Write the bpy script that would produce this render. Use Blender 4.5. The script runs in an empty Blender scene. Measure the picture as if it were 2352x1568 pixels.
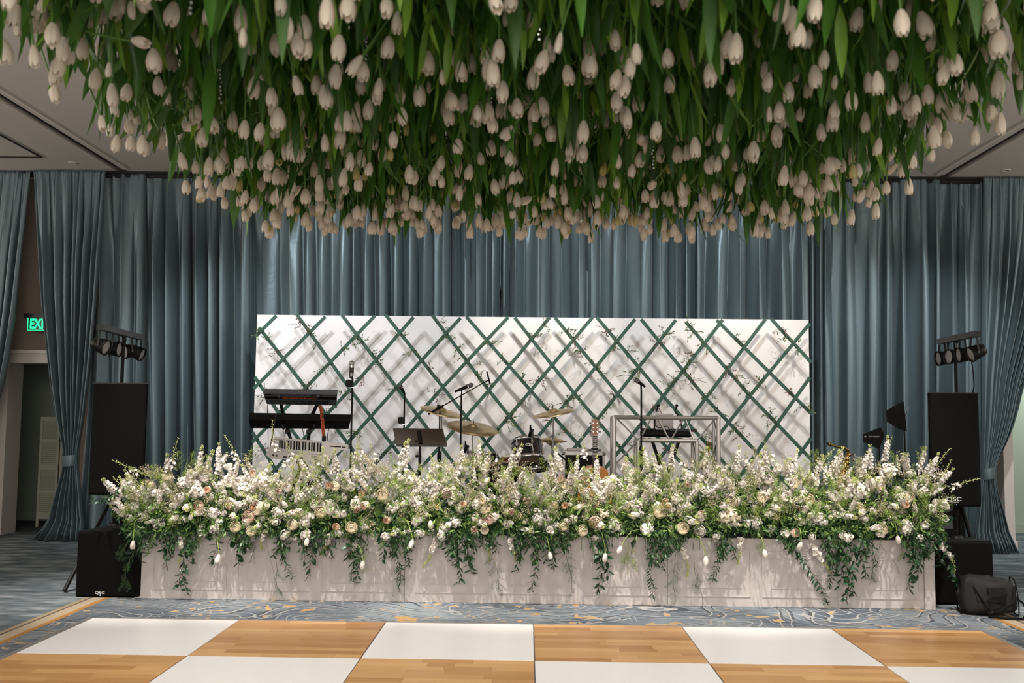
import bpy, math, random
import numpy as np
from math import sin, cos, pi, radians
random.seed(7); RNG = np.random.default_rng(7)
SC = bpy.context.scene; COL = SC.collection
# ------------------------------------------------------------------ camera
FPX, CH, YAW, PITCH, ROLL = 2241.2, 1.6946, .0164, .0803, .011
def _Rx(a): c, s = cos(a), sin(a); return np.array([[1, 0, 0], [0, c, -s], [0, s, c]])
def _Rz(a): c, s = cos(a), sin(a); return np.array([[c, -s, 0], [s, c, 0], [0, 0, 1]])
CR = _Rz(YAW) @ _Rx(pi/2 + PITCH) @ _Rz(ROLL); CC = np.array([0, 0, CH])
def ray(px, py): return CR @ np.array([(px-1176)/FPX, -(py-784)/FPX, -1])
def at(px, py, Y): d = ray(px, py); return CC + d*Y/d[1]          # photo pixel -> point at depth Y
def fl(px, py, z=0): d = ray(px, py); return CC + d*(z-CH)/d[2]     # photo pixel -> point at height z
def pix(p):
    q = CR.T @ (np.array(p)-CC); return 1176+FPX*q[0]/-q[2], 784-FPX*q[1]/-q[2]
cd = bpy.data.cameras.new('camera'); cam = bpy.data.objects.new('camera', cd); COL.objects.link(cam)
cd.sensor_width = 36; cd.lens = 36*FPX/2352; cd.clip_end = 100
cam.location = (0, 0, CH)
import mathutils
M4 = mathutils.Matrix([list(CR[i])+[CC[i]] for i in range(3)]+[[0, 0, 0, 1]]); cam.matrix_world = M4
cd.dof.use_dof = True; cd.dof.focus_distance = 10.2; cd.dof.aperture_fstop = 3.4
SC.camera = cam
# ------------------------------------------------------------------ light
w = bpy.data.worlds.new('world'); SC.world = w; w.use_nodes = True
w.node_tree.nodes['Background'].inputs[0].default_value = (1, .9, .8, 1)
w.node_tree.nodes['Background'].inputs[1].default_value = .45
SC.view_settings.view_transform = 'Standard'; SC.view_settings.look = 'None'
SC.view_settings.exposure = .07; SC.view_settings.gamma = 1; SC.view_settings.use_curve_mapping = False
SC.cycles.max_bounces = 6; SC.cycles.diffuse_bounces = 3; SC.cycles.glossy_bounces = 3; SC.cycles.transmission_bounces = 3
SC.cycles.transparent_max_bounces = 4; SC.cycles.caustics_reflective = False; SC.cycles.caustics_refractive = False
SC.cycles.sample_clamp_indirect = 4
def spot(loc, aim, power, col=(1, .9, .78), ang=60, rad=.06, blend=.5, name='ceiling_spotlight'):
    l = bpy.data.lights.new(name, 'SPOT'); l.energy = power; l.color = col; l.spot_size = radians(ang); l.spot_blend = blend; l.shadow_soft_size = rad
    o = bpy.data.objects.new(name, l); COL.objects.link(o); o.location = loc
    o.rotation_euler = (mathutils.Vector(aim)-mathutils.Vector(loc)).to_track_quat('-Z', 'Y').to_euler(); return o
def area(loc, aim, power, sx, sy, col=(1, .9, .8), name='rear_fill_light'):
    l = bpy.data.lights.new(name, 'AREA'); l.shape = 'RECTANGLE'; l.size = sx; l.size_y = sy; l.energy = power; l.color = col
    o = bpy.data.objects.new(name, l); COL.objects.link(o); o.location = loc
    o.rotation_euler = (mathutils.Vector(aim)-mathutils.Vector(loc)).to_track_quat('-Z', 'Y').to_euler(); return o
WARM = (1, .92, .84); NEUT = (1, .95, .92); COOL = (.87, .935, 1)
for x, ax, pw, cl in ((-3.3, -2.6, 310, (.93, .94, 1)), (.55, .1, 370, WARM), (3.4, 2.7, 370, WARM)):
    spot((x, 10.3, 5.0), (ax, 12.9, 1.9), pw, cl, 47, .06, .75)        # stage spots: trellis shadows
for x in (-3.6, -1.8, 0, 1.8, 3.6):
    spot((x, 7.5, 5.0), (x, 9.25, .7), 1100, WARM, 40, .03, .8)             # flower bank and fascia
for x in (-3.2, 0, 3.2):
    spot((x, 6.9, 5.0), (x, 7.2, 0), 360, NEUT, 80, .2)               # dance floor
for x in (-2.4, .1, 2.6): spot((x, 10.6, 5.0), (x, 13.4, 2.4), 270, COOL, 90, .1, 1)
spot((-5.0, 11.0, 5.0), (-4.1, 13.4, 1.5), 400, COOL, 66, .08, 1)
spot((5.6, 11.0, 5.0), (5.2, 13.4, 1.6), 520, COOL, 72, .08, 1)
area((0, -2.5, 4.6), (0, 5, 1.2), 500, 9, 3, WARM)  # added soft ambient fill from behind the camera, not an actual fixture
for x in (-11.4, 11.4): area((x, 7, 4.1), (x*.55, 7.5, 5.1), 330, 14, .3, WARM, 'ceiling_fill_light')  # added upward fill strips at both sides, brightening the ceiling
area((0, -5.6, 1.9), (0, 6, 2.6), 360, 14, 3.4, (1, .93, .86), 'canopy_fill_light')  # added low fill behind the camera, lifts the undersides of the tulips
# ------------------------------------------------------------------ materials
MATS = {}
def mat(name, col, rough=.5, metal=0, spec=.5, sheen=0, emit=None, trans=0, var=None, bump=None, coat=0, noise=None):
    """var: (sat/val random per object); noise:(scale, col2) mottled; bump:(scale,strength); trans: translucent mix"""
    m = bpy.data.materials.new(name); m.use_nodes = True; nt = m.node_tree; n = nt.nodes; L = nt.links
    b = n['Principled BSDF']; b.inputs['Roughness'].default_value = rough; b.inputs['Metallic'].default_value = metal
    b.inputs['Specular IOR Level'].default_value = spec; b.inputs['Sheen Weight'].default_value = sheen
    b.inputs['Coat Weight'].default_value = coat
    b.inputs['Base Color'].default_value = (*col, 1); src = None
    if noise:
        tc = n.new('ShaderNodeTexCoord'); t = n.new('ShaderNodeTexNoise'); t.inputs['Scale'].default_value = noise[0]; t.inputs['Detail'].default_value = 3
        L.new(tc.outputs['Object'], t.inputs['Vector']); mx = n.new('ShaderNodeMix'); mx.data_type = 'RGBA'
        cr = n.new('ShaderNodeValToRGB'); cr.color_ramp.elements[0].position = .35; cr.color_ramp.elements[1].position = .65
        L.new(t.outputs['Fac'], cr.inputs[0]); L.new(cr.outputs[0], mx.inputs[0])
        mx.inputs[6].default_value = (*col, 1); mx.inputs[7].default_value = (*noise[1], 1); src = mx.outputs[2]
    if var:
        oi = n.new('ShaderNodeObjectInfo'); hs = n.new('ShaderNodeHueSaturation'); mr = n.new('ShaderNodeMapRange')
        mr.inputs['To Min'].default_value = 1-var; mr.inputs['To Max'].default_value = 1+var
        if var > .3:                                                  # joined foliage: vary by position too
            g = n.new('ShaderNodeNewGeometry'); L.new(g.outputs['Random Per Island'], mr.inputs['Value'])
        else: L.new(oi.outputs['Random'], mr.inputs['Value'])
        L.new(mr.outputs[0], hs.inputs['Value'])
        if src: L.new(src, hs.inputs['Color'])
        else: hs.inputs['Color'].default_value = (*col, 1)
        src = hs.outputs[0]
    if src: L.new(src, b.inputs['Base Color'])
    if bump:
        tc = n.new('ShaderNodeTexCoord'); t = n.new('ShaderNodeTexNoise'); t.inputs['Scale'].default_value = bump[0]; t.inputs['Detail'].default_value = 4
        L.new(tc.outputs['Object'], t.inputs['Vector']); bp = n.new('ShaderNodeBump'); bp.inputs['Strength'].default_value = bump[1]; bp.inputs['Distance'].default_value = .02
        L.new(t.outputs['Fac'], bp.inputs['Height']); L.new(bp.outputs[0], b.inputs['Normal'])
    if emit: b.inputs['Emission Color'].default_value = (*emit[0], 1); b.inputs['Emission Strength'].default_value = emit[1]
    if trans:
        tr = n.new('ShaderNodeBsdfTranslucent'); ms = n.new('ShaderNodeMixShader'); ms.inputs[0].default_value = trans
        if src: L.new(src, tr.inputs['Color'])
        else: tr.inputs['Color'].default_value = (*col, 1)
        L.new(b.outputs[0], ms.inputs[1]); L.new(tr.outputs[0], ms.inputs[2]); L.new(ms.outputs[0], n['Material Output'].inputs[0])
    MATS[name] = m; return m
mat('black', (.004, .004, .004), .5, spec=.2); mat('black_cloth', (.006, .006, .006), .9, spec=.15, bump=(300, .3)); mat('grille', (.003, .003, .003), .8, spec=.08)
mat('gloss_black', (.008, .008, .009), .12, coat=.6); mat('chrome', (.75, .75, .77), .15, 1); mat('alu', (.5, .48, .46), .35, .7)
mat('silver_plastic', (.13, .135, .15), .4, .3); mat('brass', (.55, .33, .08), .22, 1); mat('cymbal', (.62, .46, .24), .34, .85, noise=(9, (.5, .34, .16)))
mat('white_board', (.70, .66, .635), .6); mat('fascia', (.52, .475, .45), .5); mat('white_plastic', (.68, .64, .62), .35)
mat('trellis_green', (.017, .064, .042), .6); mat('amber_wood', (.65, .27, .05), .22, coat=.5, noise=(6, (.5, .18, .03)))
mat('head_wood', (.42, .16, .07), .3); mat('rosewood', (.04, .022, .015), .5); mat('hoop_wood', (.5, .3, .17), .3); mat('drum_head', (.62, .45, .32), .5)
mat('brown_black', (.05, .038, .028), .45); mat('flame', (.7, .12, .02), .5, noise=(55, (.02, .01, .01))); mat('ceiling', (.74, .68, .62), .8); mat('dark_gap', (.01, .01, .01), .9)
mat('wall_tan', (.22, .17, .14), .8); mat('trim_cream', (.62, .57, .53), .5); mat('wall_green', (.36, .42, .35), .8); mat('louvre', (.5, .5, .4), .6)
mat('exit_green', (.0, .5, .2), .5, emit=((.02, .9, .35), 1.6)); mat('exit_body', (.01, .05, .03), .3); mat('led', (.2, .3, 1), .4, emit=((.3, .5, 1), 4))
mat('lens', (.45, .43, .43), .25, .2, bump=(120, .8)); mat('metal_dark', (.02, .02, .02), .4, .4); mat('print_white', (.7, .7, .7), .5)
mat('crystal', (.8, .85, .9), .05, .6); mat('stage_top', (.02, .02, .02), .8); mat('badge', (.7, .68, .66), .3, .4); mat('laptop', (.7, .68, .67), .4)
# flowers and leaves
mat('petal_white', (.85, .81, .75), .55, spec=.2, trans=.25, var=.08); mat('petal_tulip', (.84, .74, .61), .5, spec=.25, trans=.2, var=.08)
mat('tulip_bud', (.6, .52, .22), .5, trans=.25, var=.2); mat('petal_cream', (.88, .80, .64), .55, spec=.2, trans=.3, var=.08)
mat('petal_peach', (.84, .60, .45), .55, spec=.2, trans=.15, var=.12); mat('petal_blush', (.80, .62, .53), .55, spec=.2, trans=.15, var=.1)
mat('peach_heart', (.25, .05, .02), .6); mat('yellow_heart', (.7, .42, .06), .6)
mat('bud_lime', (.5, .55, .2), .5, trans=.2, var=.15); mat('stem', (.12, .25, .05), .5, spec=.3); mat('stem_brown', (.08, .07, .03), .6)
mat('tulip_leaf', (.06, .165, .022), .42, trans=.35, var=.45); mat('tulip_leaf_bright', (.19, .35, .045), .42, trans=.4, var=.5)
mat('leaf_dark', (.02, .07, .028), .35, trans=.12, var=.2); mat('leaf_ruscus', (.04, .10, .032), .38, trans=.15, var=.45)
mat('leaf_mid', (.11, .19, .04), .45, trans=.25, var=.5); mat('leaf_lime', (.27, .38, .07), .5, trans=.3, var=.4); mat('beige_bloom', (.52, .47, .31), .6, trans=.15, var=.4)
mat('jasmine', (.09, .15, .045), .5, trans=.2, var=.4); mat('jasmine_red', (.16, .07, .06), .5, trans=.15, var=.4)
# satin
m = mat('satin', (.115, .162, .177), .40, .38, .5, .1, bump=(16, .12))
# dance floor
m = mat('plank', (.62, .32, .115), .28, spec=.5); nt = m.node_tree; n = nt.nodes; L = nt.links; b = n['Principled BSDF']
tc = n.new('ShaderNodeTexCoord'); mp = n.new('ShaderNodeMapping'); mp.inputs['Scale'].default_value = (3, 60, 1); t = n.new('ShaderNodeTexNoise'); t.inputs['Scale'].default_value = 1.2; t.inputs['Detail'].default_value = 4
oi = n.new('ShaderNodeObjectInfo'); ad = n.new('ShaderNodeVectorMath'); L.new(tc.outputs['Object'], mp.inputs[0]); L.new(mp.outputs[0], ad.inputs[0])
sc_ = n.new('ShaderNodeMath'); sc_.operation = 'MULTIPLY'; sc_.inputs[1].default_value = 50; L.new(oi.outputs['Random'], sc_.inputs[0]); L.new(sc_.outputs[0], ad.inputs[1]); L.new(ad.outputs[0], t.inputs['Vector'])
a1 = n.new('ShaderNodeMath'); a1.operation = 'MULTIPLY_ADD'; a1.inputs[1].default_value = .55; L.new(oi.outputs['Random'], a1.inputs[0]); m2 = n.new('ShaderNodeMath'); m2.operation = 'MULTIPLY'; m2.inputs[1].default_value = .55
L.new(t.outputs['Fac'], m2.inputs[0]); L.new(m2.outputs[0], a1.inputs[2]); cr = n.new('ShaderNodeValToRGB'); L.new(a1.outputs[0], cr.inputs[0])
cr.color_ramp.elements[0].position = .1; cr.color_ramp.elements[0].color = (.36, .155, .045, 1); cr.color_ramp.elements[1].position = .95; cr.color_ramp.elements[1].color = (.72, .43, .19, 1)
L.new(cr.outputs[0], b.inputs['Base Color'])
mat('white_tile', (.86, .85, .835), .22, spec=.5); mat('tile_edge', (.35, .33, .32), .4, .5)
# carpet
m = mat('carpet', (.1, .13, .15), .95, spec=.1); nt = m.node_tree; n = nt.nodes; L = nt.links; b = n['Principled BSDF']
tc = n.new('ShaderNodeTexCoord'); sx = n.new('ShaderNodeSeparateXYZ'); L.new(tc.outputs['Object'], sx.inputs[0])
def nz(scale, detail, dist, vscale=(1, 1, 1)):
    mp = n.new('ShaderNodeMapping'); mp.inputs['Scale'].default_value = vscale; L.new(tc.outputs['Object'], mp.inputs[0])
    t = n.new('ShaderNodeTexNoise'); t.inputs['Scale'].default_value = scale; t.inputs['Detail'].default_value = detail; t.inputs['Distortion'].default_value = dist; L.new(mp.outputs[0], t.inputs['Vector']); return t.outputs['Fac']
def ramp(src, els, interp='LINEAR'):
    c = n.new('ShaderNodeValToRGB'); c.color_ramp.interpolation = interp; L.new(src, c.inputs[0])
    while len(c.color_ramp.elements) < len(els): c.color_ramp.elements.new(.5)
    for e, (p_, col_) in zip(c.color_ramp.elements, els): e.position = p_; e.color = (*col_, 1)
    return c.outputs[0]
def mth(op, a, b_=None, c_=None):
    k = n.new('ShaderNodeMath'); k.operation = op
    for i, v in enumerate((a, b_, c_)):
        if v is None: continue
        if isinstance(v, (int, float)): k.inputs[i].default_value = v
        else: L.new(v, k.inputs[i])
    return k.outputs[0]
def mixc(f, a, b_):
    k = n.new('ShaderNodeMix'); k.data_type = 'RGBA'; L.new(f, k.inputs[0])
    for i, v in ((6, a), (7, b_)):
        if isinstance(v, tuple): k.inputs[i].default_value = (*v, 1)
        else: L.new(v, k.inputs[i])
    return k.outputs[2]
plain = ramp(nz(5, 6, .4, (.5, 1.6, 1)), [(.3, (.05, .066, .078)), (.5, (.12, .145, .158)), (.68, (.25, .28, .29))])

def wave(scale, dist, ds, det=1.5, phs=0):
    t = n.new('ShaderNodeTexWave'); t.wave_type = 'RINGS'; t.inputs['Scale'].default_value = scale; t.inputs['Distortion'].default_value = dist; t.inputs['Detail'].default_value = det; t.inputs['Detail Scale'].default_value = ds; t.inputs['Phase Offset'].default_value = phs
    L.new(tc.outputs['Object'], t.inputs['Vector']); return t.outputs['Fac']
sw = wave(.4, 26, 1.0, 2); base = ramp(nz(1.1, 2, 1.0), [(.35, (.075, .09, .11)), (.5, (.13, .15, .17)), (.64, (.19, .22, .24))])
def lines(src, n_, lo, hi, w_=.06):
    c_ = mth('FRACT', mth('MULTIPLY', src, n_)); return mth('LESS_THAN', mth('ABSOLUTE', mth('SUBTRACT', c_, (lo+hi)/2)), w_)
orn = mixc(lines(sw, 2, .3, .3, .10), base, (.06, .07, .082)); orn = mixc(lines(sw, 2, .47, .47, .06), orn, (.30, .29, .275)); orn = mixc(lines(wave(.9, 18, 1.2, 1, 2), 2, .7, .7, .07), orn, (.27, .275, .27))
gold = nz(5.5, 1.0, 1.0); g1 = mth('GREATER_THAN', gold, .675); orn = mixc(g1, orn, (.40, .25, .11)); orn = mixc(mth('MULTIPLY', mth('GREATER_THAN', gold, .655), mth('LESS_THAN', gold, .675)), orn, (.30, .27, .22))
wear = ramp(nz(38, 5, .5, (.4, 1.5, 1)), [(.35, (.72, .74, .76)), (.65, (1.18, 1.18, 1.18))])
k = n.new('ShaderNodeMix'); k.data_type = 'RGBA'; k.blend_type = 'MULTIPLY'; k.inputs[0].default_value = .85; L.new(orn, k.inputs[6]); L.new(wear, k.inputs[7]); orn = k.outputs[2]
X = mth('ABSOLUTE', mth('SUBTRACT', sx.outputs[0], .12))
inside = mth('LESS_THAN', X, 4.02); col = mixc(inside, plain, orn)
for a_, b_, c_ in ((4.0, 4.05, (.33, .17, .05)), (4.05, 4.16, (.36, .29, .2)), (4.16, 4.185, (.10, .09, .08)), (4.185, 4.23, (.30, .23, .14))):
    f_ = mth('MULTIPLY', mth('GREATER_THAN', X, a_), mth('LESS_THAN', X, b_)); f_ = mth('MULTIPLY', f_, mth('LESS_THAN', sx.outputs[1], 10.2)); col = mixc(f_, col, c_)
L.new(col, b.inputs['Base Color']); bp = n.new('ShaderNodeBump'); bp.inputs['Strength'].default_value = .4; bp.inputs['Distance'].default_value = .01; L.new(nz(150, 3, 0), bp.inputs['Height']); L.new(bp.outputs[0], b.inputs['Normal'])
MT = lambda *a: [MATS[x] for x in a]
# ------------------------------------------------------------------ mesh helpers (all triangles)
def mkmesh(name, V, T, mats, mi=None, smooth=False):
    me = bpy.data.meshes.new(name); V = np.asarray(V, np.float32); T = np.asarray(T, np.int32); k = len(T)
    me.vertices.add(len(V)); me.vertices.foreach_set('co', V.ravel()); me.loops.add(3*k); me.polygons.add(k)
    me.loops.foreach_set('vertex_index', T.ravel()); me.polygons.foreach_set('loop_start', np.arange(0, 3*k, 3, dtype=np.int32))
    if mi is not None: me.polygons.foreach_set('material_index', np.asarray(mi, np.int32))
    me.polygons.foreach_set('use_smooth', np.full(k, smooth)); me.update(calc_edges=True)
    for m_ in mats: me.materials.append(m_)
    return me
WL = {}
def wl(o): return WL.get(o.name, np.zeros(3)) if o else np.zeros(3)
class G:
    def __init__(s): s.V = []; s.T = []; s.M = []; s.n = 0
    def add(s, VT, m=0, R=None, t=None):
        V, T = VT; V = np.asarray(V, float)
        if R is not None: V = V @ np.asarray(R).T
        if t is not None: V = V + np.asarray(t)
        s.V.append(V); s.T.append(np.asarray(T, int)+s.n); s.M.append(np.full(len(T), m)); s.n += len(V); return s
    def many(s, VT, Rs, ts, m=0):                                     # vectorised copies
        V, T = np.asarray(VT[0], float), np.asarray(VT[1], int); N = len(ts)
        if N == 0: return s
        W = np.einsum('nij,vj->nvi', Rs, V)+np.asarray(ts)[:, None, :]
        s.V.append(W.reshape(-1, 3)); s.T.append((T[None]+(np.arange(N)*len(V))[:, None, None]).reshape(-1, 3)+s.n)
        s.M.append(np.full(N*len(T), m)); s.n += N*len(V); return s
    def vt(s): return np.concatenate(s.V), np.concatenate(s.T)
    def mesh(s, name, mats, smooth=False): V, T = s.vt(); return mkmesh(name, V, T, mats, np.concatenate(s.M), smooth)
    def obj(s, name, mats, parent=None, smooth=False, loc=None):      # geometry given in world space
        p = wl(parent) if parent else (np.array(loc, float) if loc is not None else np.zeros(3))
        V, T = s.vt(); me = mkmesh(name, V-p, T, MT(*mats) if isinstance(mats, (tuple, list)) else MT(mats), np.concatenate(s.M), smooth)
        o = bpy.data.objects.new(name, me); COL.objects.link(o)
        if parent: o.parent = parent
        else: o.location = p
        WL[o.name] = p if parent is None else p; return o
def setp(o, label=None, cat=None, group=None, kind=None):
    for k_, v_ in (('label', label), ('category', cat), ('group', group), ('kind', kind)):
        if v_: o[k_] = v_
    return o
def thing(name, label, cat, loc, group=None, rot=None):
    o = bpy.data.objects.new(name, None); COL.objects.link(o); o.location = loc; o.empty_display_size = .05
    if rot is not None: o.rotation_euler = rot
    WL[o.name] = np.array(loc, float); return setp(o, label, cat, group)
def inst(name, me, parent=None, loc=(0, 0, 0), R=None, s=1):          # object sharing mesh data
    o = bpy.data.objects.new(name, me); COL.objects.link(o)
    if parent: o.parent = parent
    if R is not None:
        o.matrix_local = mathutils.Matrix([[R[i][0]*s, R[i][1]*s, R[i][2]*s, loc[i]] for i in range(3)]+[[0, 0, 0, 1]])
    else: o.location = loc; o.scale = (s, s, s)
    return o
def quads(nu, nv, wrap=False):
    T = []; c = nu if wrap else nu-1
    for j in range(nv-1):
        for i in range(c):
            a = j*nu+i; b_ = j*nu+(i+1) % nu; T += [(a, b_, b_+nu), (a, b_+nu, a+nu)]
    return T
def grid(P_, wrap=False): nv, nu, _ = P_.shape; return P_.reshape(-1, 3), quads(nu, nv, wrap)
BT = [(0, 2, 1), (0, 3, 2), (4, 5, 6), (4, 6, 7), (0, 1, 5), (0, 5, 4), (1, 2, 6), (1, 6, 5), (2, 3, 7), (2, 7, 6), (3, 0, 4), (3, 4, 7)]
def box(c, s, R=None):
    h = np.array(s)/2; V = np.array([(-1, -1, -1), (1, -1, -1), (1, 1, -1), (-1, 1, -1), (-1, -1, 1), (1, -1, 1), (1, 1, 1), (-1, 1, 1)])*h
    if R is not None: V = V @ np.asarray(R).T
    return V+np.array(c), BT
def bbox(c, s, b_=.012, R=None):                                       # bevelled box
    s = np.array(s, float); V = []; r = min(b_, min(s)/2.1)
    for sz, ins in ((-1, 1), (-1, 0), (1, 0), (1, 1)):
        z = sz*(s[2]/2-(0 if ins else r)); k = r if ins else 0
        hx, hy = s[0]/2-k, s[1]/2-k
        V += [(-hx+r, -hy, z), (hx-r, -hy, z), (hx, -hy+r, z), (hx, hy-r, z), (hx-r, hy, z), (-hx+r, hy, z), (-hx, hy-r, z), (-hx, -hy+r, z)]
    T = quads(8, 4, True)+[(0, i+1, i) for i in range(1, 7)]+[(24, 24+i, 25+i) for i in range(1, 7)]
    V = np.array(V)
    if R is not None: V = V @ np.asarray(R).T
    return V+np.array(c), T
def box2(a, b_): a, b_ = np.array(a, float), np.array(b_, float); return box((a+b_)/2, np.abs(b_-a))
def frm(d, up=(0, 0, 1)):                                              # columns: x=side, y=other, z=d
    d = np.array(d, float); d /= np.linalg.norm(d)+1e-9; u = np.array(up, float)
    x = np.cross(u, d)
    if np.linalg.norm(x) < 1e-4: x = np.cross((0, 1, 0), d)
    x /= np.linalg.norm(x); return np.stack([x, np.cross(d, x), d], 1)
def tube(pts, r, n_=6, cap=True):
    P_ = np.array(pts, float); N = len(P_); r = np.broadcast_to(np.array(r, float), N); a = np.arange(n_)*2*pi/n_; V = []
    d0 = P_[1]-P_[0]; F = frm(d0); x = F[:, 0]
    for i in range(N):
        d = P_[min(i+1, N-1)]-P_[max(i-1, 0)]; d = d/(np.linalg.norm(d)+1e-9); x = x-d*np.dot(x, d); x /= np.linalg.norm(x)+1e-9; y = np.cross(d, x)
        V.append(P_[i]+r[i]*(np.cos(a)[:, None]*x+np.sin(a)[:, None]*y))
    V = np.concatenate(V); T = quads(n_, N, True)
    if cap: T = T+[(0, i+1, i) for i in range(1, n_-1)]+[((N-1)*n_, (N-1)*n_+i, (N-1)*n_+i+1) for i in range(1, n_-1)]
    return V, T
def bar(a, b_, w_, h_, up=(0, 0, 1)):                                  # rectangular section bar
    a, b_ = np.array(a, float), np.array(b_, float); R = frm(b_-a, up); return box((a+b_)/2, (w_, h_, np.linalg.norm(b_-a)), R)
def lathe(prof, n_=16, c=(0, 0, 0), R=None):
    a = np.arange(n_)*2*pi/n_; P_ = np.array([[(r*cos(t), r*sin(t), z) for t in a] for r, z in prof]); V, T = grid(P_, True)
    if R is not None: V = V @ np.asarray(R).T
    return V+np.array(c), T
def ball(c, r, n_=8, m_=6, R=None):
    r = np.broadcast_to(np.array(r, float), 3); V = []
    for j in range(m_+1):
        t = pi*j/m_; V += [(sin(t)*cos(a)*r[0], sin(t)*sin(a)*r[1], cos(t)*r[2]) for a in np.arange(n_)*2*pi/n_]
    V = np.array(V)
    if R is not None: V = V @ np.asarray(R).T
    return V+np.array(c), quads(n_, m_+1, True)
def poly(pxs, Y, th, yfun=None):                                       # outline at a real depth, with thickness
    P_ = np.array([at(x, y, Y) for x, y in pxs]); N = len(P_); B = P_+np.array([0, th, 0]); V = np.concatenate([P_, B])
    import mathutils.geometry as mg
    tr = mg.tessellate_polygon([[mathutils.Vector((p[0], p[2], 0)) for p in P_]])
    T = [tuple(t) for t in tr]+[(t[0]+N, t[2]+N, t[1]+N) for t in tr]
    for i in range(N): j = (i+1) % N; T += [(i, j, j+N), (i, j+N, i+N)]
    return V, T
def leaf(L_=.1, w_=.03, bend=.3, n_=4, fold=.25, tip=1.0):            # along +z, curving to +y
    V = []
    for i in range(n_+1):
        t = i/n_; ww = w_/2*(sin(pi*min(1, t**.8))**.8 if 0 < t < 1 else .04); z = L_*t*(1-.25*bend*t); y = L_*bend*t*t
        V += [(-ww, y+ww*fold, z), (0, y, z), (ww, y+ww*fold, z)]
    return np.array(V), quads(3, n_+1)
def leaf2(L_, w_, bend=.2): return np.array([(0, 0, 0), (-w_/2, bend*L_*.3, L_*.45), (w_/2, bend*L_*.3, L_*.45), (0, bend*L_, L_)]), [(0, 1, 2), (1, 3, 2)]
def dirs(N, base=(0, -1, .3), spread=.8):
    d = RNG.normal(size=(N, 3))*spread+np.array(base); return d/np.linalg.norm(d, axis=1)[:, None]
def Rs_from(D, roll=None, s=None):
    N = len(D); up = np.tile([0, 0, 1.], (N, 1)); x = np.cross(up, D); nn = np.linalg.norm(x, axis=1)[:, None]; x = np.where(nn < 1e-3, [1., 0, 0], x/np.maximum(nn, 1e-6)); y = np.cross(D, x)
    if roll is None: roll = RNG.uniform(0, 2*pi, N)
    c, s_ = np.cos(roll)[:, None], np.sin(roll)[:, None]; X_ = x*c+y*s_; Y_ = -x*s_+y*c
    R = np.stack([X_, Y_, D], 2)
    return R*(np.asarray(s)[:, None, None] if s is not None else 1)
def text(body, p, size, m_, parent=None, name='lettering', R=None, ext=.001, sx=1):
    c = bpy.data.curves.new(name, 'FONT'); c.body = body; c.size = size; c.extrude = ext; c.align_x = 'CENTER'; c.align_y = 'CENTER'; c.materials.append(MATS[m_]); c.offset = .006 if m_ == 'exit_green' else 0
    o = bpy.data.objects.new(name, c); COL.objects.link(o); q = np.array(p)-wl(parent)
    if parent: o.parent = parent
    o.location = q; o.rotation_euler = (pi/2, 0, 0) if R is None else R; o.scale = (sx, 1, 1); return o
# ------------------------------------------------------------------ room
YC = 13.5; H = at(1176, 402, YC)[2]; YW = 13.9
g = G().add(box2((-12, -6, -.1), (12, 18, 0))); setp(g.obj('floor', 'carpet'), 'patterned blue grey carpet with a scrolled border and gold stripes', None, None, 'structure')
xg = 5.75
g = G()
for a_, b_ in ((-12, -xg-.09), (-xg+.09, xg-.06), (xg+.1, 12)): g.add(box2((a_, -6, H), (b_, 18, H+.1)))
for x in (-xg, xg+.02): g.add(box2((x-.25, -6, H+.1), (x+.25, 18, H+.2)), 1)
setp(g.obj('ceiling', ('ceiling', 'dark_gap')), None, None, None, 'structure')
for i, x in enumerate((-xg, xg+.02)):
    g = G(); g.add(box2((x-.16, -6, H-.012), (x-.07, YC-.2, H+.03))); g.add(box2((x+.07, -6, H-.012), (x+.13, YC-.2, H+.03)))
    g.add(box2((x-.02, -6, H+.02), (x+.02, YC-.2, H+.05)), 1); setp(g.obj('trim_%d' % (i+1), ('ceiling', 'dark_gap')), None, None, None, 'structure')
def frame2d(x0, x1, y0, y1, z, w_=.025, h_=.012):
    g = G()
    for a_, b_ in (((x0, y0), (x1, y0)), ((x1, y0), (x1, y1)), ((x1, y1), (x0, y1)), ((x0, y1), (x0, y0))):
        g.add(box2((min(a_[0], b_[0])-w_/2, min(a_[1], b_[1])-w_/2, z-h_), (max(a_[0], b_[0])+w_/2, max(a_[1], b_[1])+w_/2, z)))
    return g
c0 = fl(95, 360, H); g = frame2d(c0[0]-1.6, c0[0], c0[1]-1.6, c0[1], H)
hatch = thing('ceiling_panel', 'square recessed light panel outlined in the ceiling at far left', 'ceiling light', (c0[0]-.8, c0[1]-.8, H))
g.obj('frame', 'dark_gap', hatch); mat('lamp_panel', (.9, .8, .7), .5, emit=((1, .75, .6), .8))
G().add(box2((c0[0]-1.35, c0[1]-1.35, H-.02), (c0[0]-.45, c0[1]-.45, H-.002))).obj('diffuser', 'lamp_panel', hatch)
for (x, y), lb in zip(((167, 374), (407, 376), (2055, 390), (2311, 391)), ('left of the slot', 'right of the slot above the left drape', 'left of the right slot', 'at the far right corner')):
    c = fl(x, y, H); t_ = thing('sprinkler_cover', 'small round cap on the ceiling '+lb, 'sprinkler', c, 'round caps on the ceiling')
    G().add(lathe([(.038, 0), (.055, 0), (.055, -.005), (.043, -.007), (.038, -.003)], 16, c)).obj('rim', 'ceiling', t_); G().add(lathe([(.001, -.002), (.04, -.002), (.04, 0)], 12, c)).obj('cap', 'wall_tan', t_)
def st(name, g, m_): return setp(g.obj(name, m_), None, None, None, 'structure')
XL = at(12, 1100, 13.85)[0]; XD = at(190, 900, YW)[0]; hz0 = at(60, 834, 13.85)[2]; hz1 = at(60, 804, 13.85)[2]
XP0, XP1 = at(2308, 1150, 13.65)[0], at(2330, 1150, 13.65)[0]
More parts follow.
